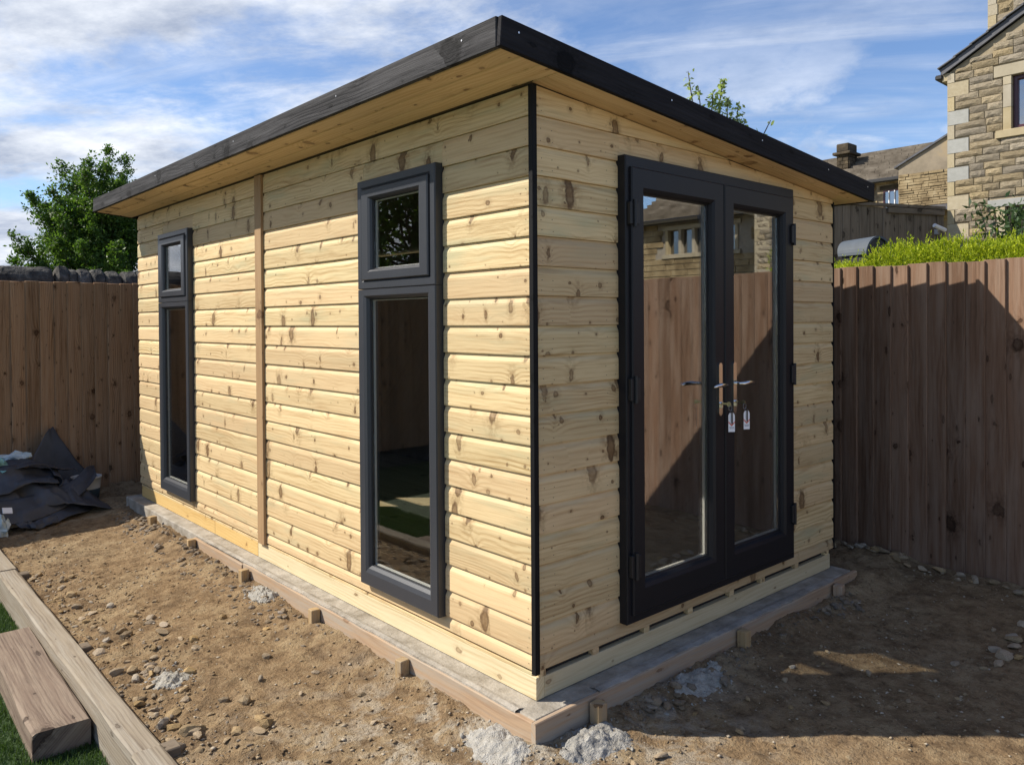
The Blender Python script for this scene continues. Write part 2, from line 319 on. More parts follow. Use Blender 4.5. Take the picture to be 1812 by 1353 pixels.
# ------------------------------------------------------------------ object helpers
WM = {}
def link(o, parent, Mw):
    COL.objects.link(o); WM[o.name] = Mw
    if parent is not None:
        o.parent = parent; o.matrix_basis = WM[parent.name].inverted() @ Mw
    else: o.matrix_basis = Mw
    return o
def T(x, y=None, z=None):
    return Matrix.Translation(Vector(x) if y is None else Vector((x, y, z)))
def axes(o, ex, ey, ez):
    return Matrix(((ex[0], ey[0], ez[0], o[0]), (ex[1], ey[1], ez[1], o[1]), (ex[2], ey[2], ez[2], o[2]), (0, 0, 0, 1)))
def mesh(name, v, f, m, smooth=False):
    me = bpy.data.meshes.new(name); me.from_pydata([tuple(p) for p in v], [], f); me.materials.append(m)
    if smooth: me.polygons.foreach_set('use_smooth', [True]*len(me.polygons))
    me.update(); return me
def fastmesh(name, V, F, m, smooth=False):
    """V (n,3) array, F (k,4) or (k,3) array"""
    me = bpy.data.meshes.new(name); k = F.shape[1]
    me.vertices.add(len(V)); me.vertices.foreach_set('co', np.ascontiguousarray(V, np.float32).ravel())
    me.loops.add(F.size); me.loops.foreach_set('vertex_index', np.ascontiguousarray(F, np.int32).ravel())
    me.polygons.add(len(F)); me.polygons.foreach_set('loop_start', np.arange(0, F.size, k, dtype=np.int32))
    if smooth: me.polygons.foreach_set('use_smooth', np.ones(len(F), bool))
    me.materials.append(m); me.update(calc_edges=True); return me
def tag(o, label=None, cat=None, group=None, kind=None):
    if label: o['label'] = label
    if cat: o['category'] = cat
    if group: o['group'] = group
    if kind: o['kind'] = kind
    return o
def thing(name, loc, label, cat, group=None):
    o = bpy.data.objects.new(name, None); o.empty_display_size = .1
    return tag(link(o, None, T(loc)), label, cat, group)
def ob(name, me, parent=None, Mw=None):
    return link(bpy.data.objects.new(name, me), parent, Mw if Mw is not None else Matrix())
class MB:
    def __init__(s): s.v = []; s.f = []
    def add(s, v, f):
        n = len(s.v); s.v += [tuple(p) for p in v]; s.f += [tuple(i+n for i in q) for q in f]; return s
    def box(s, x0, x1, y0, y1, z0, z1, b=0.):
        v, f = boxvf(x0, x1, y0, y1, z0, z1, b); return s.add(v, f)
    def tube(s, pts, rad, n=8, cap=True):
        pts = [Vector(p) for p in pts]; rad = rad if isinstance(rad, (list, tuple)) else [rad]*len(pts)
        v = []; f = []
        for i, p in enumerate(pts):
            d = (pts[min(i+1, len(pts)-1)]-pts[max(i-1, 0)]).normalized()
            a = d.cross(Vector((0, 0, 1)) if abs(d.z) < .9 else Vector((1, 0, 0))).normalized(); c = d.cross(a)
            for k in range(n):
                th = 2*math.pi*k/n; v.append(p+rad[i]*(math.cos(th)*a+math.sin(th)*c))
        for i in range(len(pts)-1):
            for k in range(n): f.append((i*n+k, i*n+(k+1) % n, (i+1)*n+(k+1) % n, (i+1)*n+k))
        if cap: f.append(tuple(range(n-1, -1, -1))); f.append(tuple((len(pts)-1)*n+k for k in range(n)))
        return s.add(v, f)
    def build(s, name, m, parent=None, Mw=None, smooth=False, at=None):
        """world-space vertices; the object's origin goes to at (default the first vertex)"""
        if Mw is None:
            at = Vector(at) if at is not None else Vector(s.v[0]); Mw = T(at)
            v = [Vector(p)-at for p in s.v]
        else: v = s.v
        return ob(name, mesh(name, v, s.f, m, smooth), parent, Mw)
def boxvf(x0, x1, y0, y1, z0, z1, b=0.):
    if b <= 0:
        v = [(x, y, z) for x in (x0, x1) for y in (y0, y1) for z in (z0, z1)]
        return v, [(0, 1, 3, 2), (4, 6, 7, 5), (0, 4, 5, 1), (2, 3, 7, 6), (0, 2, 6, 4), (1, 5, 7, 3)]
    v = []; idx = {}
    X = (x0, x1); Y = (y0, y1); Z = (z0, z1); sg = (1, -1)
    for i in (0, 1):
        for j in (0, 1):
            for k in (0, 1):
                for a in range(3):
                    p = [X[i], Y[j], Z[k]]
                    for q, (w_, e) in enumerate(((i, 0), (j, 1), (k, 2))):
                        if q != a: p[q] += b*sg[w_]
                    idx[i, j, k, a] = len(v); v.append(tuple(p))
    f = []
    def q(*c): f.append(tuple(idx[t] for t in c))
    for i in (0, 1): q((i, 0, 0, 0), (i, 0, 1, 0), (i, 1, 1, 0), (i, 1, 0, 0)); q((0, i, 0, 1), (0, i, 1, 1), (1, i, 1, 1), (1, i, 0, 1)); q((0, 0, i, 2), (0, 1, i, 2), (1, 1, i, 2), (1, 0, i, 2))
    for j in (0, 1):
        for k in (0, 1):
            q((0, j, k, 1), (0, j, k, 2), (1, j, k, 2), (1, j, k, 1))
            q((j, 0, k, 0), (j, 0, k, 2), (j, 1, k, 2), (j, 1, k, 0))
            q((j, k, 0, 0), (j, k, 0, 1), (j, k, 1, 1), (j, k, 1, 0))
    for i in (0, 1):
        for j in (0, 1):
            for k in (0, 1): q((i, j, k, 0), (i, j, k, 1), (i, j, k, 2))
    return v, f
def recalc(me):
    import bmesh
    bm = bmesh.new(); bm.from_mesh(me); bmesh.ops.recalc_face_normals(bm, faces=bm.faces); bm.to_mesh(me); bm.free()
def bar(name, m, parent, o, ex, ey, L, W, H, b=.003, jit=0.):
    """a sawn board: local X is its length so the grain follows it; o is its lower corner"""
    ez = Vector(ex).cross(Vector(ey))
    v, f = boxvf(0, L, 0, W, 0, H, b)
    if jit: v = [(x, y+rng.uniform(-jit, jit), z+rng.uniform(-jit, jit)) for x, y, z in v]
    me = mesh(name, v, f, m); recalc(me)
    return ob(name, me, parent, axes(o, ex, ey, ez))
def noise2(x, y, seed=0):
    """smooth value noise on arrays"""
    x = np.asarray(x, float); y = np.asarray(y, float)
    xi = np.floor(x).astype(np.int64); yi = np.floor(y).astype(np.int64); xf = x-xi; yf = y-yi
    def h(a, b):
        n = (a*374761393+b*668265263+seed*982451653) & 0xffffffff
        n = ((n ^ (n >> 13))*1274126177) & 0xffffffff
        return ((n ^ (n >> 16)) & 0xffff)/65535.
    u = xf*xf*(3-2*xf); v_ = yf*yf*(3-2*yf)
    return (h(xi, yi)*(1-u)+h(xi+1, yi)*u)*(1-v_)+(h(xi, yi+1)*(1-u)+h(xi+1, yi+1)*u)*v_
def fbm(x, y, o=4, seed=0, g=.5):
    s = 0; a = 1.; t = 0
    for i in range(o): s = s+a*noise2(np.asarray(x)*2**i, np.asarray(y)*2**i, seed+i*7); t += a; a *= g
    return s/t

# ------------------------------------------------------------------ ground
def gz(x, y):
    """height of the bare soil"""
    x = np.asarray(x, float); y = np.asarray(y, float)
    z = -.125 + 0*x
    z = z-.03*np.clip((-.75-x)/.4, 0, 1)
    z = z+.07*np.clip((x-2.0)/1.3, 0, 1)+.02*np.clip((y-4.2)/1.5, 0, 1)
    ds = np.where(x < -.13, -.13-x, np.where(y < -.15, -.15-y, 0))           # distance to the base
    ds = np.maximum(np.where(x < -.13, -.13-x, 0), np.where(y < -.15, -.15-y, 0))
    bank = np.clip((y-1.3)/.8, 0, 1)*(x < .2)
    heap = np.exp(-(ds/(.13+.07*bank))**2)*(.015+(.075+.055*bank)*fbm(x*2.3+9, y*2.3+4, 3, 5)**1.5)
    z = z+heap*np.where((y < 4.6) | (x > 0), 1, .6)
    z = z+.030*(fbm(x*1.7, y*1.7, 3, 1)-.5)+.022*(fbm(x*9, y*9, 4, 3, .6)-.5)
    rough = np.clip((-.55-x)/.3, 0, 1)+np.exp(-(ds/.16)**2)+.35*fbm(x*1.1+3, y*1.1, 2, 8)
    z = z+(.006+.024*rough)*(fbm(x*24, y*24, 3, 4, .65)-.5)
    return z
def soil():
    st = .0165
    xs = np.arange(-1.17, 3.225, st); ys = np.arange(-2.6, 6.07, st)
    X, Y = np.meshgrid(xs, ys, indexing='ij'); Z = gz(X, Y)
    n, k = X.shape
    V = np.stack([X.ravel(), Y.ravel(), Z.ravel()], 1)
    i, j = np.meshgrid(np.arange(n-1), np.arange(k-1), indexing='ij'); i = i.ravel(); j = j.ravel()
    keep = ~((xs[i] > .0) & (ys[j] > .0) & (xs[i] < 2.45) & (ys[j] < 5.1))
    i = i[keep]; j = j[keep]
    F = np.stack([i*k+j, (i+1)*k+j, (i+1)*k+j+1, i*k+j+1], 1)
    o = ob('bare_soil', fastmesh('bare_soil', V, F, M['dirt'], True)); tag(o, kind='structure', label='bare brown trodden soil round the garden room')
soil()
o = MB().box(-1500, 1500, -1500, 1500, -1.2, -.50).build('ground', M['field']); tag(o, kind='structure')
o = MB().box(-7.5, -1.268, -7, 6.05, -.45, -.285).build('lawn', M['lawn'], at=(0, 0, 0)); tag(o, kind='structure')
pv = tag(MB().box(-1.20, 6.5, -12., -2.62, -.40, -.16).build('bounce_paving', M['mortar'], at=(0, 0, -.16)), kind='structure')  # unseen paving added to bounce warm light onto the door wall
fm = []
for k_ in range(3):
    me = mesh('bounce_flag', *boxvf(0, .89, 0, .59, 0, .022, .004), M['flag']); recalc(me); fm.append(me)
for a_ in range(8):
    for b_ in range(15):
        ob('bounce_flag', rng.choice(fm), pv, T(-1.19+a_*.90+(0 if b_ % 2 else .25), -2.65-.60*(b_+1), -.163))
# concrete base
sb = MB().box(-.100, 2.56, -.098, 5.20, -.40, -.002, .006)
o = sb.build('concrete_slab', M['concrete'], at=(0, 0, 0)); recalc(o.data); tag(o, kind='structure', label='pale grey concrete base under the garden room')
SLAB = o
def skim(x0, x1, y0, y1, wob, seed):
    n = int(max(x1-x0, y1-y0)/.02); v = []; f = []
    alongy = (y1-y0) > (x1-x0)
    for i in range(n+1):
        t_ = i/n
        e = wob*(fbm([t_*n*.11+seed], [seed*1.3], 4, seed, .65)[0]-.35); zz = .0045+.004*fbm([t_*n*.2], [seed], 3, 3)[0]
        if alongy: a = (x0-e, y0+(y1-y0)*t_); b_ = (x1, y0+(y1-y0)*t_)
        else: a = (x0+(x1-x0)*t_, y0-e); b_ = (x0+(x1-x0)*t_, y1)
        v += [(*a, -.004), (*a, zz*.6), ((a[0]+b_[0])/2, (a[1]+b_[1])/2, zz), (*b_, .000)]
    for i in range(n):
        for q in range(3): f.append((i*4+q, i*4+q+1, i*4+q+5, i*4+q+4))
    o_ = MB().add(v, f).build('cement_skim', M['concrete'], SLAB, at=(x0, y0, 0)); recalc(o_.data)
skim(-.112, -.07, .0, 3.3, .022, 4); skim(.25, 2.3, -.112, -.06, .030, 9)

# ------------------------------------------------------------------ the garden room
L, W, ZT, SL = 5.125, 2.532, 2.484, .0862
def ztop(x): return ZT-SL*x
GR = thing('garden_room', (0, 0, 0), 'new pine clad garden room with black trimmed sloping roof and tall dark windows', 'garden room')
PITCH, Z0 = .121, .119
rows = [(Z0, .184)]+[(.184+PITCH*i, .184+PITCH*(i+1)) for i in range(19)]
PROF = [(0., .0), (.0195, .0), (.0205, .004), (.0205, .084), (.0192, .094), (.0150, .103), (.0115, .110), (.0105, .1195), (.0, .1195)]
def clad(ox, oy, ax, length, z0, z1, half=False, zlim=None, zmin=0.):
    """one shiplap board; ax 'y' for the long wall, 'x' for the door wall"""
    h = z1-z0; k = len(PROF)
    prof = [(d, zz+(h-PITCH) if zz > .01 else zz) for d, zz in PROF]
    if h < .1: prof = [(d, max(0, zz-(PITCH-h)) if zz > .03 else min(zz, .002)) for d, zz in PROF]
    n = 1 if zlim is None else max(2, int(length/.06))
    v = []; f = []
    jo = [rng.uniform(-.0008, .0008) for _ in range(2)]
    for i in range(n+1):
        x = length*i/n
        zm = 9 if zlim is None else zlim(x)-z0
        for d, zz in prof: v.append((x, (d-.0205)+jo[0] if d > .001 else -.0205, max(zmin, min(zz, zm))))
    for i in range(n):
        for q in range(k): f.append((i*k+q, i*k+(q+1) % k, (i+1)*k+(q+1) % k, (i+1)*k+q))
    f.append(tuple(range(k-1, -1, -1))); f.append(tuple(n*k+q for q in range(k)))
    me = mesh('cladding_board', v, f, M['pine'])
    if ax == 'y': Mw = axes((ox, oy, z0), (0, 1, 0), (-1, 0, 0), (0, 0, 1))
    else: Mw = axes((ox, oy, z0), (-1, 0, 0), (0, -1, 0), (0, 0, 1))
    return ob('cladding_board', me, GR, Mw)
NY = ((.608, 1.290), (3.772, 4.452)); WZ0, WZ1 = .178, 2.258         # the two windows, along y
DX0, DX1, DZ0, DZ1 = .527, 1.972, .184, 2.263                       # the door opening, along x
BAT = (2.515, 2.612)
nails_l = MB(); nails_d = MB()
def nail(mb, p, nrm, r=.0022):
    n = Vector(nrm); a = Vector((0, 0, 1)); b = n.cross(a)
    c = Vector(p); vv = [c+n*.0008+r*(math.cos(t*math.pi/3)*a+math.sin(t*math.pi/3)*b) for t in range(6)]
    mb.add(vv, [tuple(range(6))])
for (za, zb) in rows:
    for (p0, p1) in ((.014, BAT[0]+.012), (BAT[1]-.012, L)):
        # windows cut the board in two where it meets them; nearly-missed rows keep their full length
        cuts = []
        for a, b in NY:
            if p0 < a and b < p1 and zb > WZ0+.012 and za < WZ1-.012:
                cuts.append((a-.002, b+.002))
                if zb > WZ1+.01: clad(0, a-.002, 'y', b-a+.004, za, zb, zmin=WZ1+.002-za)
        segs = []; s = p0
        for a, b in cuts: segs.append((s, a)); s = b
        segs.append((s, p1))
        for a, b in segs:
            clad(0, a, 'y', b-a-.0015, za, zb)
            for e in (a+.03, b-.03):
                for zz in (.022, .066):
                    if zb-za > .1 or zz < .05: nail(nails_l, (-.0006, e+rng.uniform(-.006, .006), za+zz+rng.uniform(-.005, .005)), (-1, 0, 0))
for (za, zb) in rows:
    if za > ztop(0): continue
    cuts = [(DX0-.002, DX1+.002)] if (zb > DZ0+.012 and za < DZ1-.012) else []
    if cuts and zb > DZ1+.01: clad(DX1+.002, 0, 'x', DX1-DX0+.004, za, zb, zlim=lambda x: ztop(DX1+.002-x), zmin=DZ1+.002-za)
    segs = []; s = .014
    for a, b in cuts: segs.append((s, a)); s = b
    segs.append((s, W))
    for a, b in segs:
        if za >= ztop(a): continue
        bb = min(b, (ZT-za)/SL-.02)
        clad(bb, 0, 'x', bb-a-.0015, za, zb, zlim=(lambda x, bb=bb: ztop(bb-x)) if zb > ztop(bb) else None)
        for e in [q for q in (a+.03, a+.42, bb-.42, bb-.03) if a < q < bb]:
            for zz in (.022, .066):
                if (zb-za > .1 or zz < .05) and za+zz < ztop(e)-.02: nail(nails_d, (e+rng.uniform(-.006, .006), -.0006, za+zz+rng.uniform(-.005, .005)), (0, -1, 0))
for nb in (nails_l, nails_d):
    o = nb.build('nail_heads', M['nail'], GR); tag(o, kind='stuff')
# trims
bar('corner_trim', M['black_trim'], GR, (.012, -.012, .112), (0, 0, 1), (0, 1, 0), 2.366, .026, .026, .002)
bar('corner_trim', M['black_trim'], GR, (W+.016, -.002, .112), (0, 0, 1), (0, 1, 0), ztop(W)-.125, .03, .014, .001)
bar('cover_batten', M['batten'], GR, (.002, BAT[0], .105), (0, 0, 1), (0, 1, 0), 2.374, BAT[1]-BAT[0], .020, .003)
# wall cores behind the cladding, with openings (lining inside)
def panel(axis, boxes, nm='wall_core'):
    mb = MB()
    for bx in boxes: mb.box(*bx)
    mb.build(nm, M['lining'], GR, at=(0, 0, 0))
panel('y', [(.022, .075, .03, NY[0][0], .11, 2.46), (.022, .075, NY[0][1], NY[1][0], .11, 2.46), (.022, .075, NY[1][1], L-.06, .11, 2.46),
            (.022, .075, NY[0][0], NY[0][1], .11, WZ0), (.022, .075, NY[1][0], NY[1][1], .11, WZ0),
            (.022, .075, NY[0][0], NY[0][1], WZ1, 2.46), (.022, .075, NY[1][0], NY[1][1], WZ1, 2.46)])
panel('x', [(.078, DX0, .022, .075, .11, 2.38), (DX1, W-.005, .022, .075, .11, 2.23), (DX0, DX1, .022, .075, .11, DZ0), (DX0, DX1, .022, .075, DZ1, DZ1+.02)])
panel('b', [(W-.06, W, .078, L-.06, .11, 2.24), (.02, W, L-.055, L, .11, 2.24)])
# inside: floor boards and ceiling
fb = .12
x = .08
while x < W-.1:
    bar('floor_board', M['floorboard'], GR, (x+fb-.004, .08, .10), (0, 1, 0), (-1, 0, 0), L-.16, fb-.004, .018, .002); x += fb
mb = MB(); mb.add([(.0, -.0, ZT+.006), (W, 0, ztop(W)+.006), (W, L, ztop(W)+.006), (0, L, ZT+.006), (.0, -.0, ZT+.03), (W, 0, ztop(W)+.03), (W, L, ztop(W)+.03), (0, L, ZT+.03)],
                  [(0, 1, 2, 3), (4, 7, 6, 5), (0, 4, 5, 1), (1, 5, 6, 2), (2, 6, 7, 3), (3, 7, 4, 0)])
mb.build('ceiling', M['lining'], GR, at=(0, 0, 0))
# floor frame
def jn(y0, y1, m): return bar('floor_joist', M[m], GR, (.006, y0, 0.), (0, 1, 0), (0, 0, 1), y1-y0, .093, .045, .002)
def jbar(y0, y1, m):
    v, f = boxvf(0, y1-y0, -.045, 0, 0, .093, .002); me = mesh('floor_joist', v, f, M[m]); recalc(me)
    return ob('floor_joist', me, GR, axes((.004, y0, 0.001), (0, 1, 0), (-1, 0, 0), (0, 0, 1)))
jbar(.004, 2.655, 'pine_pale'); jbar(2.658, 3.395, 'pine_yellow'); jbar(3.397, L-.03, 'pine_yellow')
def jbar_x(x0, x1, y, z0, z1, m, nm='floor_joist', dep=.045):
    v, f = boxvf(0, x1-x0, -dep, 0, z0, z1, .002); me = mesh(nm, v, f, M[m]); recalc(me)
    return ob(nm, me, GR, axes((x1, y, 0.001), (-1, 0, 0), (0, -1, 0), (0, 0, 1)))
jbar_x(.050, 2.50, .006, 0, .087, 'pine_pale')
bar('sole_strip', M['pine'], GR, (.040, .03, .0955), (0, 1, 0), (-1, 0, 0), L-.06, .037, .013, .001)
for bx in (.018, .340, .690, 1.03, 1.395, 1.70, 2.07, 2.44):
    jbar_x(bx, bx+.04, .003, .0885, .118, 'pine', 'floor_block', .05)
MB().box(.09, W-.02, .03, .05, .09, .118).build('recess_shade', M['black_in'], GR)  # black strip paints the shade in the slots between the blocks
# roof
XO, YO = -.318, -.170
XR, YB = 2.724, L+.17
def ztf(x): return 2.598-SL*x
def zbf(x): return 2.486-SL*x
def fascia_y(x, y0, y1, z0, z1, out):
    v, f = boxvf(0, y1-y0, -.022, 0, 0, z1-z0, .0025); me = mesh('fascia', v, f, M['black_wood']); recalc(me)
    if out < 0: return ob('fascia', me, GR, axes((x, y0, z0), (0, 1, 0), (-1, 0, 0), (0, 0, 1)))
    return ob('fascia', me, GR, axes((x, y1, z0), (0, -1, 0), (1, 0, 0), (0, 0, 1)))
fascia_y(XO, YO+.0235, YB-.0235, zbf(XO), ztf(XO), -1)
fascia_y(XR, YO+.0235, YB-.0235, zbf(XR), ztf(XR)-.004, 1)
ang = math.atan(SL)
def rake(y, out):
    Lr = (XR-XO)/math.cos(ang)
    v, f = boxvf(0, Lr, -.022, 0, 0, .112, .0025)
    v = [(xx+zz*math.tan(ang)*0, yy, zz) for xx, yy, zz in v]; me = mesh('fascia', v, f, M['shaded_rake']); recalc(me)
    ex = Vector((math.cos(ang), 0, -math.sin(ang)))
    if out < 0:   # outward is -y: run from the low end up so the frame stays right handed
        ex = -ex; org = (XR, y, zbf(XR))
        return ob('fascia', me, GR, axes(org, ex, (0, -1, 0), ex.cross(Vector((0, -1, 0)))))
    return ob('fascia', me, GR, axes((XO, y, zbf(XO)), ex, (0, 1, 0), ex.cross(Vector((0, 1, 0)))))
rake(YO, -1); rake(YB, 1)
scr = MB()
for s_ in (.09, 1.0, 1.75, 2.45, 2.95):
    x_ = XO+s_; nail(scr, (x_, YO-.0005, .5*(ztf(x_)+zbf(x_))+.018), (0, -1, 0), .0042)
for y_ in (.05, 1.0, 2.2, 3.6): nail(scr, (XO-.0005, y_, .5*(ztf(XO)+zbf(XO))+.02), (-1, 0, 0), .0042)
o = scr.build('screw_heads', M['zinc'], GR); tag(o, kind='stuff')
mb = MB(); rt_ = [(XO+.02, YO+.02), (XR-.02, YO+.02), (XR-.02, YB-.02), (XO+.02, YB-.02)]
mb.add([(x, y, ztf(x)-.012) for x, y in rt_]+[(x, y, ztf(x)-.03) for x, y in rt_], [(0, 1, 2, 3), (7, 6, 5, 4), (0, 4, 5, 1), (1, 5, 6, 2), (2, 6, 7, 3), (3, 7, 4, 0)])
mb.build('roof_covering', M['epdm'], GR, at=(0, 0, 0))
# soffit boards: front eave (along y), both verges (along x), rear eave
def soff_y(x0, x1, y0, y1):
    ey = Vector((-math.cos(ang), 0, math.sin(ang)))                 # outward and up
    wd = (x1-x0)/math.cos(ang)-.004
    v, f = boxvf(0, y1-y0, 0, wd, 0, .014, .005); me = mesh('soffit_board', v, f, M['soffit']); recalc(me)
    return ob('soffit_board', me, GR, axes((x1, y0, zbf(x1)+.003), (0, 1, 0), ey, Vector((0, 1, 0)).cross(ey)))
ws = (0-(XO+.022))/3.
for i in range(3):
    a = XO+.022+ws*i; cut = (2.43, 3.1, 1.35)[i]
    soff_y(a, a+ws, YO+.023, cut); soff_y(a, a+ws, cut+.002, YB-.023)
ex_ = Vector((-math.cos(ang), 0, math.sin(ang)))
for (y0, y1) in ((YO+.023, -.076), (-.074, .012)):
    v, f = boxvf(0, (XR-.022-.002)/math.cos(ang), 0, y1-y0, 0, .014, .003); me = mesh('soffit_board', v, f, M['soffit']); recalc(me)
    ey = Vector((0, -1, 0))
    ob('soffit_board', me, GR, axes((XR-.022, y1, zbf(XR-.022)+.003), ex_, ey, ex_.cross(ey)))
soff_y(W+.001, W+.088, YO+.16, YB-.023); soff_y(W+.090, XR-.024, YO+.16, YB-.023)

# ---- windows and doors
def TL(s, z, d): return Vector((-d, s, z))                             # long wall: s runs along y
def TD(s, z, d): return Vector((s, -d, z))                             # door wall: s runs along x
def ring(name, Tf, s0, s1, z0, z1, prof, m, parent, flip, ks=1., kb=1., kt=1.):
    """a mitred frame; prof is a closed list of (inset from outer edge, outward depth); ks, kb, kt widen sides, bottom, top"""
    mb = MB(); k = len(prof)
    cs = [(s0, z0, ks, kb), (s1, z0, -ks, kb), (s1, z1, -ks, -kt), (s0, z1, ks, -kt)]
    for i in range(4):                                                # each side its own mitred bar
        a = cs[i]; b = cs[(i+1) % 4]
        v = [Tf(a[0]+a[2]*p, a[1]+a[3]*p, d) for p, d in prof]+[Tf(b[0]+b[2]*p, b[1]+b[3]*p, d) for p, d in prof]
        mb.add(v, [(q, (q+1) % k, k+(q+1) % k, k+q) for q in range(k)])
    at = Tf((s0+s1)/2, (z0+z1)/2, 0)
    o = mb.build(name, m, parent, at=at); recalc(o.data); return o
def rbar(name, Tf, s0, s1, z0, z1, d0, d1, m, parent, b=.002):
    a = Tf(s0, z0, d0); c = Tf(s1, z1, d1)
    v, f = boxvf(min(a.x, c.x), max(a.x, c.x), min(a.y, c.y), max(a.y, c.y), min(a.z, c.z), max(a.z, c.z), b)
    mb = MB().add(v, f); o = mb.build(name, m, parent, at=(a+c)/2); recalc(o.data); return o
FR = [(0, -.03), (0, .036), (.004, .042), (.036, .042), (.046, .036), (.052, .024), (.052, -.03)]
for wi, (y0, y1) in enumerate(NY):
    wn = ob('window', None, GR, T(TL((y0+y1)/2, WZ0, 0)))
    y1f = y1-.004
    MIDZ = 1.700
    ring('frame', TL, y0, y1f, WZ0, MIDZ, [(0, -.03), (0, .036), (.004, .042), (.052, .042), (.068, .034), (.078, .020), (.078, -.03)], M['upvc'], wn, 1, 1., 1.3, .62)
    ring('frame', TL, y0, y1f, MIDZ+.002, WZ1, FR, M['upvc'], wn, 1)
    a, b, c, d = y0+.044, y1f-.052, MIDZ+.046, WZ1-.050
    ring('sash', TL, a, b, c, d, [(0, .03), (0, .048), (.004, .053), (.042, .053), (.050, .046), (.055, .036), (.055, .0), (.01, .0)], M['upvc'], wn, 1, 1.5, 1., 1.)
    # seals and the pale spacer bars seen at the edges of the sealed units
    for (a, b, c, d, dp) in ((y0+.0785, y1f-.0785, WZ0+.1019, MIDZ-.0489, .008), (a+.083, b-.083, c+.0555, d-.0555, .024)):
        pn = rbar('pane', TL, a, b, c, d, dp-.006, dp, M['glass'], wn, 0)
        ring('spacer', TL, a+.001, b-.001, c+.001, d-.001, [(0, dp-.018), (0, dp-.008), (.007, dp-.008), (.007, dp-.018)], M['spacer'], pn, 1)
        ring('seal', TL, a-.002, b+.002, c-.002, d+.002, [(0, dp+.001), (0, dp+.006), (.006, dp+.004), (.006, dp+.001)], M['upvc_dark'], pn, 1)
# doors
dfr = ring('door_frame', TD, DX0-.012, DX1, DZ0, DZ1, [(0, -.05), (0, .040), (.004, .046), (.052, .046), (.058, .038), (.060, -.05)], M['upvc_shaded'], GR, 0)
XM = 1.258
for di in (0, 1):
    a, b = ((DX0+.012, XM-.004), (XM+.004, DX1-.036))[di]
    z0, z1 = DZ0+.040, DZ1-.052
    lf = ring('door_leaf', TD, a, b, z0, z1, [(0, -.03), (0, .056), (.005, .062), (.078, .062), (.090, .052), (.096, .036), (.096, -.03)], M['upvc_shaded'], GR, 0, 1., 1.4, 1.12)
    g0, g1, h0, h1 = a+.0965, b-.0965, z0+.1349, z1-.1080
    if di == 0: rbar('meeting_stile', TD, b-.006, b+.010, z0, z1, .020, .050, M['upvc_dark'], lf)
    rbar('pane', TD, g0, g1, h0, h1, .014, .020, M['glass_door'], lf, 0)
    ring('spacer', TD, g0+.001, g1-.001, h0+.001, h1-.001, [(0, .0), (0, .012), (.008, .012), (.008, .0)], M['spacer'], lf, 0)
    ring('seal', TD, g0-.002, g1+.002, h0-.002, h1+.002, [(0, .021), (0, .027), (.006, .025), (.006, .021)], M['upvc_dark'], lf, 0)
    # hinges
    for hz in (2.005, 1.228, .446):
        hx = (DX0+.022, DX1-.040)[di]
        mb = MB(); p = TD(hx, hz-.06, .072); mb.tube([p, p+Vector((0, 0, .12))], .009, 10)
        sgn = (-1, 1)[di]
        A = TD(hx+sgn*.028, hz-.05, .047); B = TD(hx, hz+.05, .068); mb.box(min(A.x, B.x), max(A.x, B.x), B.y, A.y, A.z, B.z, .003)
        A = TD(hx-sgn*.028, hz-.05, .061); B = TD(hx, hz+.05, .076); mb.box(min(A.x, B.x), max(A.x, B.x), B.y, A.y, A.z, B.z, .003)
        mb.build('hinge', M['upvc_dark'], lf)
    # plate, lever outside and in, lock barrel
    hx = (1.209, 1.337)[di]
    def pill(dd0, dd1, half, m, nm):
        mb = MB(); n = 8; v = []
        for dd in (dd0, dd1):
            for k in range(2*n):
                th = math.pi*k/(n-1) if k < n else math.pi*(k-n)/(n-1)+math.pi
                cz = (1.188+.117) if k < n else (1.188-.117)
                v.append(TD(hx+half*math.cos(th), cz+half*math.sin(th), dd))
        q = 2*n; mb.add(v, [tuple(range(q)), tuple(range(2*q-1, q-1, -1))]+[(k, (k+1) % q, q+(k+1) % q, q+k) for k in range(q)])
        o = mb.build(nm, m, lf); recalc(o.data); return o
    pl = pill(.0615, .070, .0145, M['chrome'], 'handle_plate')
    pill(-.04, -.032, .0145, M['chrome'], 'handle_plate')
    sg = (-1, 1)[di]
    for (d0, dd) in ((.070, .112), (-.040, -.082)):
        pts = [TD(hx, 1.211, d0), TD(hx, 1.211, dd*.9), TD(hx+sg*.012, 1.211, dd), TD(hx+sg*.06, 1.214, dd), TD(hx+sg*.105, 1.211, dd-.002*sg), TD(hx+sg*.118, 1.206, dd)]
        mb = MB().tube(pts, [.008, .008, .0095, .0105, .0085, .004], 10); mb.build('handle_lever', M['chrome'], lf, smooth=True)
    mb = MB().tube([TD(hx, 1.118, .069), TD(hx, 1.118, .080)], .0075, 12).box(hx-.004, hx+.004, -.080, -.070, 1.095, 1.118, .001); mb.build('lock_barrel', M['chrome'], lf, smooth=False)
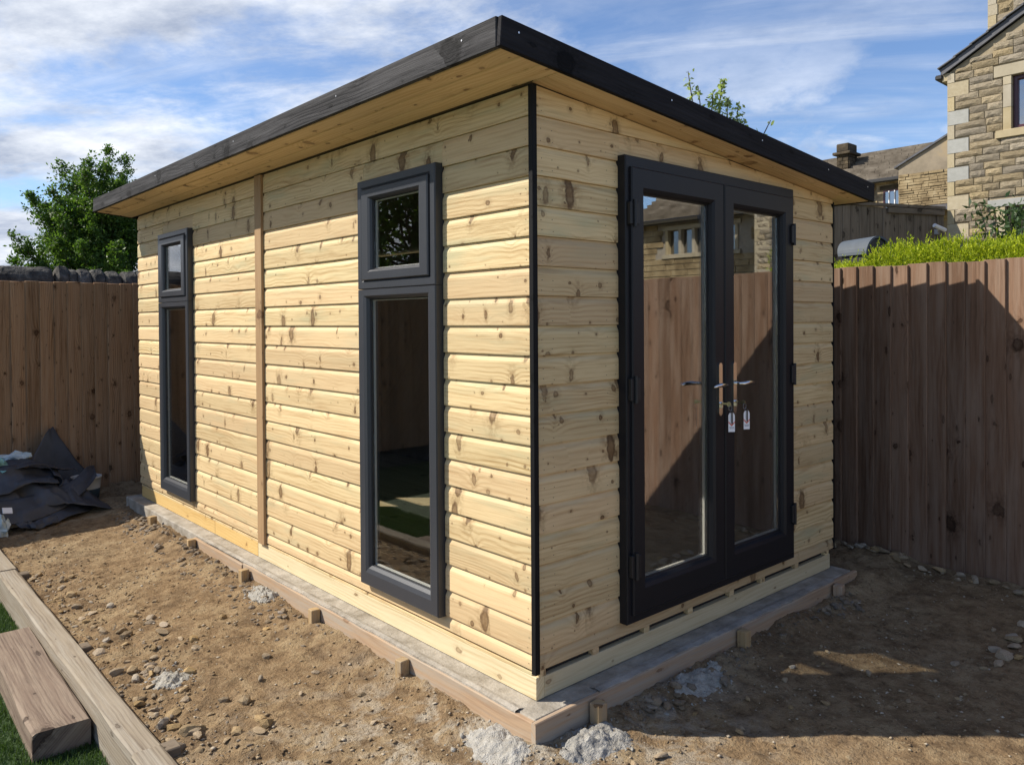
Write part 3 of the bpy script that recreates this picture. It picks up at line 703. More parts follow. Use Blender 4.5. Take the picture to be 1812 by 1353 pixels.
# keys with paper tags hanging in the locks
for di, (hx, lab) in enumerate(((1.209, 'key with white paper tag hanging in left door lock, nearer the camera'), (1.337, 'key with white paper tag hanging in right door lock, behind the chrome lever'))):
    kt = thing('key', TD(hx, 1.118, .083), lab, 'key', 'keys hanging in the door locks')
    mb = MB().box(hx-.001, hx+.001, -.102, -.081, 1.113, 1.123)
    c = TD(hx, 1.116, .115); mb.tube([c+Vector((-.0012, 0, 0)), c+Vector((.0012, 0, 0))], .0125, 14); mb.build('key_bow', M['brass'], kt)
    rg = [TD(hx+.002+.014*math.sin(t), 1.098+.014*math.cos(t), .122) for t in [i*math.pi/6 for i in range(13)]]
    MB().tube(rg, .0014, 6, False).build('key_ring', M['steel'], kt)
    cx = hx+.012 if di == 0 else hx+.02
    R_ = Matrix.Rotation(math.radians(-32 if di == 0 else -26), 4, 'Z')
    base = T(TD(cx, 1.074, .122)) @ R_
    def card(nm, pts, m, parent, y=0., th=.0008):
        k = len(pts); v = [(p[0], y-th, p[1]) for p in pts]+[(p[0], y, p[1]) for p in pts]
        f = [tuple(range(k)), tuple(range(2*k-1, k-1, -1))]+[(i, k+i, k+(i+1) % k, (i+1) % k) for i in range(k)]
        me = mesh(nm, v, f, m); recalc(me); return ob(nm, me, parent, base)
    tg = card('tag', [(-.017, -.094), (.017, -.094), (.017, -.012), (.010, 0), (-.010, 0), (-.017, -.012)], M['white_card'], kt)
    card('tag_arrow', [(-.017, -.042), (0, -.058), (.017, -.042), (.017, -.048), (0, -.066), (-.017, -.048)], M['red_print'], tg, -.0010, .0004)
    card('tag_print', [(-.013, -.070), (.013, -.070), (.013, -.0725), (-.013, -.0725)], M['grey_print'], tg, -.0010, .0004)
    card('tag_print', [(-.011, -.0755), (.012, -.0755), (.012, -.078), (-.011, -.078)], M['grey_print'], tg, -.0010, .0004)
    card('key_blade', [(-.003, .008), (.004, .008), (.004, -.05), (0, -.056), (-.003, -.05)], M['nail'], kt, -.004, .0018)

# ------------------------------------------------------------------ shuttering and pegs round the base
def plank(name, o, ex, Ln, H, Th, m, label, cat, group=None, outward=None):
    """upright board on edge: length ex, height up, thickness towards outward"""
    ey = Vector(outward); ez = Vector(ex).cross(ey)
    s = 1 if ez.z > 0 else -1
    if s < 0: o = tuple(Vector(o)+Vector(ex)*Ln); ex = tuple(-Vector(ex)); ez = -ez
    n = max(4, int(Ln/.12)); v = []; f = []
    for i in range(n+1):
        xx = Ln*i/n; wv = .006*(fbm([xx*3+o[0]*7], [o[1]*5+2.], 3, 2)[0]-.5); tw = .004*(fbm([xx*9], [o[1]*5+8.], 3, 6)[0]-.5)
        for (yy, zz) in ((0, -H), (Th, -H), (Th, -.004+tw), (Th-.004, tw), (.004, tw), (0, -.003+tw)): v.append((xx, yy+wv, zz))
    for i in range(n):
        for q in range(6): f.append((i*6+q, i*6+(q+1) % 6, i*6+6+(q+1) % 6, i*6+6+q))
    f.append((5, 4, 3, 2, 1, 0)); f.append(tuple(n*6+q for q in range(6)))
    me = mesh(name, v, f, M[m]); recalc(me)
    ob_ = ob(name, me, None, axes(o, ex, ey, ez)); return tag(ob_, label, cat, group)
G_F = 'shuttering boards round the concrete base'
plank('shuttering_board', (-.100, -.098, -.004), (0, 1, 0), 2.70, .24, .022, 'form', 'long pink sawn board edging the concrete base under the near window', 'board', G_F, (-1, 0, 0))
plank('shuttering_board', (-.108, 2.606, -.012), (0, 1, 0), .85, .24, .022, 'form', 'short dirty half buried board edging the base past the cover batten', 'board', G_F, (-1, 0, 0))
plank('shuttering_board', (-.124, -.100, .000), (1, 0, 0), 1.42, .24, .024, 'form', 'board edging the base at its front corner, end grain showing', 'board', G_F, (0, -1, 0))
plank('shuttering_board', (1.300, -.101, -.004), (1, 0, 0), 1.28, .24, .026, 'form', 'board edging the base below right door, running to the right end', 'board', G_F, (0, -1, 0))
G_P = 'pegs holding the shuttering boards'
def peg(x, y, zt, w_, d_, rz, label, m='peg'):
    v, f = boxvf(-.16-(-.0), 0, -w_/2, w_/2, -d_/2, d_/2, .003)
    v = [(a+.01*b*rng.uniform(-1, 1) if a > -.1 else a, b, c) for a, b, c in v]
    me = mesh('peg', v, f, M[m]); recalc(me)
    R_ = Matrix.Rotation(rz, 4, 'Z') @ axes((0, 0, 0), (0, 0, 1), (1, 0, 0), (0, 1, 0))
    o = ob('peg', me, None, T(x, y, zt) @ R_); return tag(o, label, 'peg', G_P)
peg(-.150, .74, -.018, .050, .048, .05, 'square peg nearest the front corner on the sunlit side')
peg(-.150, 1.59, -.016, .050, .046, -.08, 'square peg against the sunlit board, second back from the corner')
peg(-.160, 2.50, -.012, .052, .046, .1, 'square peg by the foot of the cover batten')
peg(-.162, 3.41, -.008, .052, .044, -.1, 'square peg half buried in dark spoil before the far window')
peg(-.170, 4.25, .004, .056, .050, .2, 'last square peg by the shed shadow at the far end of the base')
peg(.195, -.158, -.008, .055, .050, .03, 'shaded peg beside the front corner, holding two boards')
peg(1.270, -.158, -.006, .05, .05, .0, 'shaded peg below the meeting of the two doors')
peg(2.26, -.165, -.006, .055, .05, .15, 'shaded red brown peg among grey rubble near the right end', 'form')

# ------------------------------------------------------------------ sleepers edging the lawn
def beam(name, y0, y1, x0, x1, z0, z1, m, label, cat, group=None, rz=0., bev=.008):
    n = 24; v = []; f = []
    hw = (x1-x0)/2
    prof = [(-hw, z0-z1), (hw, z0-z1), (hw, -bev), (hw-bev, 0), (-hw+bev, 0), (-hw, -bev)]
    for i in range(n+1):
        s = (y1-y0)*i/n
        for k, (a, b) in enumerate(prof):
            j = .0035 if 0 < i < n else .005
            v.append((s, -a+(noise2(np.array([s*4.]), np.array([k*3.1+y0]), 3)[0]-.5)*2*j, b+(noise2(np.array([s*5.]), np.array([k*2.3+y0+40]), 5)[0]-.5)*2*j))
    for i in range(n):
        for q in range(6): f.append((i*6+q, i*6+(q+1) % 6, i*6+6+(q+1) % 6, i*6+6+q))
    f.append((5, 4, 3, 2, 1, 0)); f.append(tuple(n*6+q for q in range(6)))
    me = mesh(name, v, f, M[m]); recalc(me)
    o = ob(name, me, None, T((x0+x1)/2, y0, z1) @ Matrix.Rotation(rz, 4, 'Z') @ axes((0, 0, 0), (0, 1, 0), (-1, 0, 0), (0, 0, 1)))
    return tag(o, label, cat, group)
G_S = 'sleepers edging the lawn'
beam('sleeper', -2.2, .905, -1.268, -1.160, -.36, -.108, 'sleeper', 'grey sleeper edging the lawn, nearest one, cut off by the bottom of the view', 'sleeper', G_S)
beam('sleeper', .911, 3.850, -1.266, -1.158, -.36, -.110, 'sleeper', 'long grey sleeper edging the lawn beside the loose timber block', 'sleeper', G_S)
beam('sleeper', 3.856, 6.0, -1.262, -1.154, -.36, -.106, 'sleeper', 'far grey sleeper running back towards the rubber sheet', 'sleeper', G_S)
beam('timber_block', 1.452, 2.80, -1.500, -1.282, -.282, -.166, 'block', 'short thick stained timber laid on the lawn against the sleeper', 'timber', None, -.012, .010)
G_K = 'dark stakes behind the sleepers'
def stake(x, y, zt, wx, wy, label):
    o = MB().box(x-wx/2, x+wx/2, y-wy/2, y+wy/2, -.3, zt, .004).build('stake', M['fence_old']); recalc(o.data); tag(o, label, 'stake', G_K)
stake(-1.128, .90, -.118, .060, .075, 'dark stake behind the sleeper joint at the bottom of the view')
stake(-1.128, 2.22, -.130, .055, .075, 'dark stake behind the middle of the long sleeper, among stones')
stake(-1.125, 3.80, -.128, .055, .075, 'dark stake behind the far sleeper joint')

# ------------------------------------------------------------------ fences
def fence(label, start, dirv, outv, length, z0, z1, bw, m, th=(.005, .016), seed=1, jitter=.004, rail=True, cap=0.):
    """featheredge boards side by side from start along dirv, faces towards outv"""
    rr = random.Random(seed)
    root = thing('fence', (start[0], start[1], z0), label, 'fence')
    D = Vector(dirv); O = Vector(outv); U = Vector((0, 0, 1))
    ey = D if U.cross(D).dot(O) > 0 else -D
    n = int(length/bw)
    for i in range(n):
        w_ = bw+.012
        t0, t1 = th
        h = z1-z0+rr.uniform(-jitter, jitter)
        s0 = i*bw
        a = [(0, t0), (w_, t1)]                                        # thin edge first, thick edge overlaps the next board
        k = 6; v = []; f = []; ns = 4
        bow = rr.uniform(-.004, .004); tilt = rr.uniform(-.003, .003)
        for q in range(ns+1):
            zz = h*q/ns; bb = bow*math.sin(math.pi*q/ns)
            pr = [(0, 0), (w_, .002), (w_, t1-.003), (w_-.003, t1), (.002, t0+.001), (0, t0)]
            for (yy, dd) in pr:
                yy2 = yy+tilt*q/ns
                v.append((zz-(.004 if (q == ns and dd > t0) else 0), (yy2 if ey == D else -yy2)+0., dd+bb))
        for q in range(ns):
            for j in range(k): f.append((q*k+j, q*k+(j+1) % k, q*k+k+(j+1) % k, q*k+k+j))
        f.append(tuple(range(k-1, -1, -1))); f.append(tuple(ns*k+j for j in range(k)))
        me = mesh('board', v, f, M[m]); recalc(me)
        org = Vector((start[0], start[1], z0))+D*s0
        ob('board', me, root, axes(org, U, ey, U.cross(ey)))
    if rail:
        for rz in (z0+.25, z1-.3):
            p = Vector((start[0], start[1], rz)); bar('rail', M[m], root, p-O*.05, D, U, n*bw, .08, .045, .003)
    return root
# right-hand fence: lit along its top, boards lap towards the camera side
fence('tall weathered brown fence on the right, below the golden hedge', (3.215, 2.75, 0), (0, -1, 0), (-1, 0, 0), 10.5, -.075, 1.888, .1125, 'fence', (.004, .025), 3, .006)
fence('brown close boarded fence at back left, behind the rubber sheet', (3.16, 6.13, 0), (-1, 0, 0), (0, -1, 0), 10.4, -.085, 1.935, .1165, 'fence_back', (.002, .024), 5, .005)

# ------------------------------------------------------------------ stones and rubble
def rockmesh(seed, flat=.6, sub=2, name='stone', m='rock', rough=.28):
    import bmesh
    r_ = random.Random(seed); bm = bmesh.new(); bmesh.ops.create_icosphere(bm, subdivisions=sub, radius=1)
    pl = [(Vector((r_.gauss(0, 1), r_.gauss(0, 1), r_.gauss(0, 1))).normalized(), r_.uniform(.45, .85)) for _ in range(9)]
    for v in bm.verts:
        p = v.co.copy()
        for n, d in pl:
            e = p.dot(n)-d
            if e > 0: p -= n*e*.92
        p *= 1+r_.uniform(-rough, rough)*.22
        v.co = Vector((p.x, p.y*.75, p.z*flat))
    me = bpy.data.meshes.new(name); bm.to_mesh(me); bm.free(); me.materials.append(M[m]); return me
ROCKS = [rockmesh(i, .38+.08*(i % 4), 1 if i % 2 else 2) for i in range(8)]
ROCKS_G = [rockmesh(40+i, .5, 1, 'stone', 'rock_grey') for i in range(4)]
ROCKS_S = [rockmesh(60+i, .7, 2, 'concrete_lump', 'spill', .9) for i in range(4)]
def stone(x, y, size, label, group, rocks=ROCKS, name='stone', sink=.25, z=None, tilt=.35, cat='stone'):
    me = rng.choice(rocks)
    z = float(gz(x, y)) if z is None else z
    Mw = T(x, y, z+size*(.42-sink)) @ Matrix.Rotation(rng.uniform(0, 6.28), 4, 'Z') @ Matrix.Rotation(rng.uniform(-tilt, tilt), 4, 'X') @ Matrix.Diagonal((size, size*rng.uniform(.7, 1.1), size*rng.uniform(.7, 1.15), 1))
    o = ob(name, me, None, Mw); return tag(o, label, cat, group)
for i in range(105):                                                    # the stony strip along the sleeper
    y = .75+3.0*rng.random()**1.2; off = rng.random()**1.7
    lab = ('flat buff stone by the sleeper near the bottom edge of the view' if y < 1.3 else 'flat buff stone by the long sleeper level with the stained timber block' if y < 2.6 else 'small buff stone by the sleeper beyond the timber block')
    stone(-1.10+.42*off*(1-.22*abs(y-1.8)), y, rng.uniform(.016, .040)*(1.25 if y < 2.4 else 1.), lab, 'stones along the sleepers')
for i in range(34):                                                     # foot of the right fence
    y = .45-1.55*rng.random()
    stone(3.13-.10*rng.random()**1.5, y, rng.uniform(.022, .052), 'pale stone at the foot of the right fence near the shed corner' if y > -.2 else 'pale stone at the foot of the right fence towards the right edge', 'stones at the foot of the right fence', sink=.15)
for i in range(34):
    x = rng.uniform(.4, 3.0); y = rng.uniform(-1.6, -.3)
    if x-y > .2: stone(x, y, rng.uniform(.012, .032), 'loose stone on the shaded soil in front of the doors' if x < 1.9 else 'loose stone on the shaded soil between the base and right fence', 'loose stones before the doors', sink=.2)
for i in range(9):
    stone(2.35+rng.gauss(0, .22), -1.02+rng.gauss(0, .07), rng.uniform(.03, .055), 'flat stone in the dark damp hollow in front of the right fence', 'stones in the damp hollow', sink=.2)
for (x, y, s_) in ((-.50, 1.42, .035), (-.72, 1.75, .034), (-.47, 2.05, .035), (-.35, 1.75, .028), (-.62, 1.22, .026), (-.40, 1.1, .024), (-.55, .95, .022), (-.36, .75, .022), (-.82, 1.15, .03), (-.66, 2.6, .022), (-.45, .5, .024), (.10, -.42, .03), (.22, -.45, .035), (.16, -.50, .024), (.32, -.62, .025), (.05, -.55, .022)):
    stone(x, y, s_, 'loose stone on the sunlit bare soil beside the long wall or front corner', 'loose stones on the sunlit soil', sink=.2)
for i in range(55):                                                     # dark spoil against the base
    y = 1.7+3.2*rng.random(); stone(-.185-.16*rng.random()**1.6, y, rng.uniform(.018, .042), 'dark shale lump in the spoil along the sunlit base edge', 'shale lumps along the base', ROCKS_G, sink=.28, tilt=.5)
for i in range(30):
    stone(2.1+rng.gauss(0, .13), -.20-abs(rng.gauss(0, .06)), rng.uniform(.014, .032), 'grey chipping in the rubble by the red brown peg', 'grey rubble by the shaded peg', ROCKS_G, sink=.1, tilt=.8)
for i in range(22):
    stone(.42+abs(rng.gauss(0, .22)), -.19-abs(rng.gauss(0, .06)), rng.uniform(.018, .040), 'grey lump of spoil against the shaded front board', 'spoil against the front board', ROCKS_G, sink=.1, tilt=.8)
# rubble too small to pick apart: one mesh
def rubble(label, spots, m, name='rubble'):
    base = np.array([(1, 0, 0), (-1, 0, 0), (0, 1, 0), (0, -1, 0), (0, 0, .7), (0, 0, -.7), (.6, .6, .5), (-.6, -.6, .5), (-.6, .6, .4), (.6, -.6, .4)], float)
    import bmesh
    V = []; F = []; n = 0
    me0 = [rockmesh(200+i, .6, 1) for i in range(5)]
    rv = [np.array([v.co[:] for v in q.vertices]) for q in me0]; rf = [np.array([p.vertices[:] for p in q.polygons]) for q in me0]
    for (x, y, s_) in spots:
        k = rng.randrange(5); a = rng.uniform(0, 6.28); q = rv[k]*np.array([1, rng.uniform(.6, 1), rng.uniform(.6, 1.1)])*s_
        c, d = math.cos(a), math.sin(a); e = rng.uniform(-.6, .6); ce, se = math.cos(e), math.sin(e)
        q = np.stack([q[:, 0], q[:, 1]*ce-q[:, 2]*se, q[:, 1]*se+q[:, 2]*ce], 1)
        q = np.stack([q[:, 0]*c-q[:, 1]*d, q[:, 0]*d+q[:, 1]*c, q[:, 2]], 1)+np.array([x, y, float(gz(x, y))+s_*rng.uniform(-.3, .15)])
        V.append(q); F.append(rf[k]+n); n += len(q)
    o = ob(name, fastmesh(name, np.concatenate(V), np.concatenate(F), M[m])); return tag(o, label, 'rubble', kind='stuff')
sp = []
for i in range(520):
    y = 1.35+3.6*rng.random()**.8; sp.append((-.15-.24*rng.random()**1.8, y, .006+.020*rng.random()**2))
for i in range(160): sp.append((.15+2.2*rng.random(), -.15-.13*rng.random()**1.5, .006+.018*rng.random()**2))
for i in range(260):
    y = .5+3.3*rng.random(); sp.append((-1.14+.30*rng.random()**1.8, y, .006+.016*rng.random()**2))
rubble('crumbly grey brown spoil and chippings banked along the base and sleepers', sp, 'rock_grey')
# set concrete slopped over the boards: lumpy heaps
def spill(x, y, rx_, ry_, h, label, seed):
    n = 54; xs = np.linspace(-1, 1, n); X, Y = np.meshgrid(xs, xs, indexing='ij')
    rr = np.sqrt(X**2+Y**2)*(1+.9*(fbm(X*2.2+seed, Y*2.2, 4, seed, .65)-.5))
    hh = np.clip(1-rr**1.5, 0, 1)**.8
    bump_ = np.abs(fbm(X*5+seed*3, Y*5, 4, seed, .7)-.5)*2
    Z = hh*h*(.45+1.0*fbm(X*2.6+seed*3, Y*2.6, 3, seed, .55)-.25*bump_)+h*.30*hh**.5*(fbm(X*11, Y*11+seed, 3, seed+2, .6)-.5)-.02*(hh < .02)
    px_ = x+X*rx_; py_ = y+Y*ry_; V = np.stack([px_.ravel(), py_.ravel(), (gz(px_, py_)+Z-.006).ravel()], 1)-np.array([x, y, -.12])
    i, j = np.meshgrid(np.arange(n-1), np.arange(n-1), indexing='ij'); i = i.ravel(); j = j.ravel()
    F = np.stack([i*n+j, (i+1)*n+j, (i+1)*n+j+1, i*n+j+1], 1)
    keep = hh[:-1, :-1].ravel() > .0; F = F[keep]
    o = ob('concrete_spill', fastmesh('concrete_spill', V, F, M['spill'], False), None, T(x, y, -.12)); tag(o, label, 'concrete spill', 'concrete spilt beside the base')
    for k in range(120):
        th = rng.uniform(0, 6.28); q = rng.uniform(.2, 1.0)+abs(rng.gauss(0, .35))
        crumbs.append((x+rx_*q*math.cos(th), y+ry_*q*math.sin(th), rng.uniform(.003, .019)*rng.random()+.003))
crumbs = []
spill(-.205, .00, .115, .16, .030, 'pale lumpy concrete spill at the sunlit left of the front corner', 3)
spill(.085, -.235, .175, .105, .032, 'pale lumpy concrete spill in front of the corner, half in shadow', 9)
spill(-.185, 2.17, .075, .14, .050, 'small grey concrete spill on the sunlit side between two pegs', 14)
spill(-.93, 1.52, .09, .11, .030, 'small whitish concrete lump among the stones by the sleeper', 21)
spill(.80, -.22, .18, .08, .036, 'grey concrete spill against the shaded front board', 27)
rubble('pale crumbs of set concrete strewn beside the spills', crumbs, 'spill', 'concrete_crumbs')
# fine chippings nobody could count
def pebbles():
    n = 15000
    base = np.array([(1, 0, 0), (-1, 0, 0), (0, 1, 0), (0, -1, 0), (0, 0, .7), (0, 0, -.7)], float)
    tri = np.array([(0, 2, 4), (2, 1, 4), (1, 3, 4), (3, 0, 4), (2, 0, 5), (1, 2, 5), (3, 1, 5), (0, 3, 5)])
    xs = NR.uniform(-1.14, 3.1, n*3); ys = NR.uniform(-2., 4.6, n*3)
    inside = (xs > -.13) & (ys > -.14)
    dens = .25+1.4*np.clip((-.65-xs)/.3, 0, 1)+1.0*np.clip(1-(np.hypot(xs+.1, ys+.1))/.8, 0, 1)+.6*(fbm(xs*2, ys*2, 3, 31) > .55)
    ok = (~inside) & (NR.uniform(0, 1.6, n*3) < dens); xs = xs[ok][:n]; ys = ys[ok][:n]; n = len(xs)
    s = (.0025+.0105*NR.uniform(0, 1, n)**3)
    zs = gz(xs, ys)+s*.25
    V = base[None]*(s[:, None, None]*NR.uniform(.5, 1.2, (n, 1, 3)))*(1+.35*NR.uniform(-1, 1, (n, 6, 1)))
    a = NR.uniform(0, 6.28, n); c, d = np.cos(a), np.sin(a)
    V = np.stack([V[..., 0]*c[:, None]-V[..., 1]*d[:, None], V[..., 0]*d[:, None]+V[..., 1]*c[:, None], V[..., 2]*.7], -1)
    V = V+np.stack([xs, ys, zs], 1)[:, None]
    F = (tri[None]+6*np.arange(n)[:, None, None]).reshape(-1, 3)
    m, t = mat('chippings'); g = t.add('ShaderNodeNewGeometry')
    setb(t, t.ramp(g.outputs['Random Per Island'], [(0, (.11, .075, .045)), (.5, (.25, .18, .105)), (.85, (.34, .28, .20)), (1, (.42, .36, .28))]), .9, spec=.2)
    o = ob('gravel', fastmesh('gravel', V.reshape(-1, 3), F, m)); tag(o, 'fine stone chippings scattered over the bare soil', 'gravel', kind='stuff')
pebbles()

# ------------------------------------------------------------------ lawn blades
def grass():
    n = 52000
    xs = NR.uniform(-2.05, -1.266, n); ys = NR.uniform(.75, 4.6, n)
    ok = ~((xs > -1.50) & (xs < -1.28) & (ys > 1.45) & (ys < 2.80)); xs = xs[ok]; ys = ys[ok]; n = len(xs)
    h = NR.uniform(.014, .034, n); wd = NR.uniform(.0012, .0024, n); a = NR.uniform(0, 6.28, n); b = NR.uniform(0, 6.28, n); ln = NR.uniform(.0, .022, n)
    p = np.stack([xs, ys, np.full(n, -.286)], 1)
    s = np.stack([np.cos(a), np.sin(a), 0*a], 1)*wd[:, None]
    mid = p+np.stack([np.cos(b)*ln*.35, np.sin(b)*ln*.35, h*.6], 1); tip = p+np.stack([np.cos(b)*ln, np.sin(b)*ln, h], 1)
    V = np.stack([p-s, p+s, mid+s*.8, mid-s*.8, tip], 1).reshape(-1, 3)
    k = 5*np.arange(n)
    F = np.concatenate([np.stack([k, k+1, k+2, k+3], 1), np.stack([k+3, k+2, k+4, k+4], 1)])
    F3 = np.concatenate([np.stack([k, k+1, k+2], 1), np.stack([k, k+2, k+3], 1), np.stack([k+3, k+2, k+4], 1)])
    o = ob('grass', fastmesh('grass', V, F3, M['grass'])); tag(o, 'short green lawn grass beside the sleepers', 'grass', kind='stuff')
grass()

# ------------------------------------------------------------------ heap of rubber sheet by the back fence
def surf(P, close=False):
    n, k = P.shape[:2]; V = P.reshape(-1, 3); i, j = np.meshgrid(np.arange(n-1), np.arange(k-1), indexing='ij'); i = i.ravel(); j = j.ravel()
    return V, np.stack([i*k+j, (i+1)*k+j, (i+1)*k+j+1, i*k+j+1], 1)
def join_surf(parts):
    Vs = []; Fs = []; n = 0
    for P in parts:
        V, F = surf(P); Vs.append(V); Fs.append(F+n); n += len(V)
    return np.concatenate(Vs), np.concatenate(Fs)
def interp(keys, t):
    """Catmull-Rom through key points (rows of xyz)"""
    K = np.array(keys, float); m_ = len(K)-1; u = np.clip(np.asarray(t)*m_, 0, m_-1e-6); i = u.astype(int); f = (u-i)[:, None]
    g = lambda j: K[np.clip(j, 0, m_)]
    p0, p1, p2, p3 = g(i-1), g(i), g(i+1), g(i+2)
    return .5*((2*p1)+(-p0+p2)*f+(2*p0-5*p1+4*p2-p3)*f**2+(-p0+3*p1-3*p2+p3)*f**3)
def ribbon(edgeA, edgeB, n=60, k=22, wr=.02, seed=0, sag=0.):
    t = np.linspace(0, 1, n); A = interp(edgeA, t); B = interp(edgeB, t); s = np.linspace(0, 1, k)[None, :, None]
    P = A[:, None]*(1-s)+B[:, None]*s
    P[..., 2] += sag*np.sin(np.pi*s[..., 0])
    fo = fbm(t[:, None]*5+seed+0*s[..., 0], s[..., 0]*1.6+seed+0*t[:, None], 3, seed, .5)-.5
    ridge = np.abs(fbm(t[:, None]*3.3+seed*2+s[..., 0]*1.2, s[..., 0]*2.2+0*t[:, None]+4, 2, seed+3)-.5)*2
    cr = np.abs(fbm(P[..., 0]*9+seed, P[..., 1]*7+P[..., 0]*5, 3, seed+9, .55)-.5)*2
    P[..., 2] += wr*(fo*1.2+.9*(.35-ridge))+.012*(.35-cr); P[..., 1] += wr*.8*fo-.008*(.35-cr)
    return P
tarp = []
# the mound itself
def mound():
    n, k = 90, 60; u = np.linspace(0, 1, n)[:, None]; v = np.linspace(0, 1, k)[None]
    X = -1.45+1.22*u+0*v; Y = 5.18+.80*v+0*u
    hgt = .34*np.sin(np.pi*np.clip(u*.86+.12, 0, 1))**.8*np.clip(np.sin(np.pi*np.clip(v*.80+.08, 0, 1)), 0, 1)**.7
    r1 = np.abs(fbm(X*3.4+Y*1.5, Y*3.8-X*1.2, 3, 12)-.5)*2; r2 = np.abs(fbm(X*7+3, Y*6+X*3, 2, 15)-.5)*2
    Z = -.11+hgt*(.75+.85*(.45-r1))+.07*(.4-r2)*np.clip(hgt*5, 0, 1)+.012
    return np.stack([X+.05*(r1-.3), Y, Z], -1)
tarp.append(mound())
# stiff triangular flap leaning on the fence
tarp.append(ribbon([(-.80, 5.72, .16), (-.70, 5.82, .34), (-.60, 5.92, .50), (-.545, 5.98, .565)], [(-.12, 5.98, -.02), (-.30, 6.0, .22), (-.42, 6.03, .42), (-.50, 6.05, .57)], 30, 16, .010, 3))
# broad band swept along the front, its right end rolled over the tub
tarp.append(ribbon([(-1.50, 5.05, .10), (-1.10, 5.16, .10), (-.80, 5.28, .10), (-.52, 5.42, .14), (-.33, 5.60, .215), (-.22, 5.78, .20)], [(-1.45, 4.98, -.10), (-1.05, 5.02, -.075), (-.82, 5.06, -.06), (-.60, 5.20, -.03), (-.42, 5.34, .045), (-.25, 5.55, .14)], 70, 20, .022, 8, .01))
# curl
th = np.linspace(0, 2.4*math.pi, 60); rr_ = .035+.020*th/math.pi
cu = np.stack([-.66+rr_*np.cos(th)*1.25, 5.36+0*th, .17+rr_*np.sin(th)*.8], 1)
tarp.append(np.stack([cu+np.array([.02*s, .30*s, .05*s])+np.array([0, 0, .0]) for s in np.linspace(0, 1, 10)], 1))
# folded tongue lying on the soil to the right
tarp.append(ribbon([(-.98, 5.02, -.07), (-.72, 5.20, -.03), (-.45, 5.38, -.01), (-.28, 5.58, -.035)], [(-.94, 4.93, -.10), (-.70, 5.02, -.095), (-.42, 5.22, -.09), (-.24, 5.46, -.09)], 50, 16, .030, 22))
tarp.append(ribbon([(-.90, 4.97, -.055), (-.80, 5.02, -.05), (-.68, 5.10, -.05)], [(-.86, 4.90, -.105), (-.76, 4.95, -.105), (-.66, 5.03, -.10)], 20, 10, .03, 31))
# upper swags
tarp.append(ribbon([(-1.30, 5.40, .26), (-1.0, 5.45, .36), (-.80, 5.5, .30), (-.62, 5.55, .24)], [(-1.35, 5.22, .05), (-1.02, 5.22, .14), (-.82, 5.28, .20), (-.60, 5.32, .16)], 40, 18, .035, 41))
tarp.append(ribbon([(-1.0, 5.62, .34), (-.80, 5.66, .36), (-.55, 5.72, .24), (-.38, 5.78, .20)], [(-.95, 5.42, .30), (-.76, 5.42, .33), (-.55, 5.48, .25), (-.40, 5.56, .22)], 40, 14, .03, 47))
V, F = join_surf(tarp)
c0 = np.array([-.75, 5.45, -.1]); me = fastmesh('rubber_sheet', V-c0, F, M['rubber'], True)
o = ob('rubber_sheet', me, None, T(tuple(c0))); tag(o, 'crumpled dark grey rubber sheet heaped against the back fence', 'rubber sheet')
sm = o.modifiers.new('thickness', 'SOLIDIFY'); sm.thickness = .004
# tub under the sheet
tb = thing('tub', (-.30, 5.72, -.10), 'white and blue plastic tub with orange label half under the rubber sheet', 'tub')
def lathe(prof, n=28, cx=0, cy=0):
    v = []; f = []
    for r_, z_ in prof:
        for k in range(n): v.append((cx+r_*math.cos(2*math.pi*k/n), cy+r_*math.sin(2*math.pi*k/n), z_))
    for i in range(len(prof)-1):
        for k in range(n): f.append((i*n+k, i*n+(k+1) % n, (i+1)*n+(k+1) % n, (i+1)*n+k))
    return v, f
v, f = lathe([(.0, -.10), (.105, -.10), (.116, .02)], cx=-.30, cy=5.72); MB().add(v, f).build('tub_base', M['bucket_blue'], tb, smooth=True)
v, f = lathe([(.1165, .02), (.124, .115), (.131, .116), (.131, .130), (.124, .132), (.120, .118), (.108, -.02)], cx=-.30, cy=5.72); MB().add(v, f).build('tub_wall', M['bucket'], tb, smooth=True)
v = []; n = 8
for k in range(n+1):
    th = math.pi*(1.18+.22*k/n)
    for (r_, z_) in ((.1195, .025), (.1225, .062)): v.append((-.30+r_*math.cos(th), 5.72+r_*math.sin(th), z_))
MB().add(v, [(2*k, 2*k+2, 2*k+3, 2*k+1) for k in range(n)]).build('label', M['orange'], tb)
# crumpled plastic wrap and offcuts
def crumple(name, c, r_, m, label, seed, sq=(1, 1, .7)):
    import bmesh
    bm = bmesh.new(); bmesh.ops.create_icosphere(bm, subdivisions=4, radius=1); q = random.Random(seed)
    pl = [(Vector((q.gauss(0, 1), q.gauss(0, 1), q.gauss(0, 1))).normalized(), q.uniform(.4, .9)) for _ in range(50)]
    for v_ in bm.verts:
        p = v_.co.copy()
        for n_, d in pl:
            e = p.dot(n_)
            p += n_*.10*math.sin(e*9+d*20)*.55
        v_.co = Vector((p.x*sq[0], p.y*sq[1], p.z*sq[2]))*r_
    me = bpy.data.meshes.new(name); bm.to_mesh(me); bm.free(); me.materials.append(M[m])
    return tag(ob(name, me, None, T(c)), label, 'plastic wrap', 'plastic wrap by the rubber sheet')
crumple('plastic_wrap', (-1.06, 5.52, .33), .12, 'wrap_teal', 'crumpled teal plastic wrap on the heap at the left edge', 2)
crumple('plastic_wrap', (-.84, 5.72, .37), .085, 'wrap', 'crumpled clear plastic wrap on top of the heap by the fence', 5, (1.2, 1, .6))
crumple('plastic_wrap', (-1.075, 5.00, -.06), .075, 'wrap', 'torn pale plastic wrap low down in front of the heap', 8, (.7, 1, 1.3))
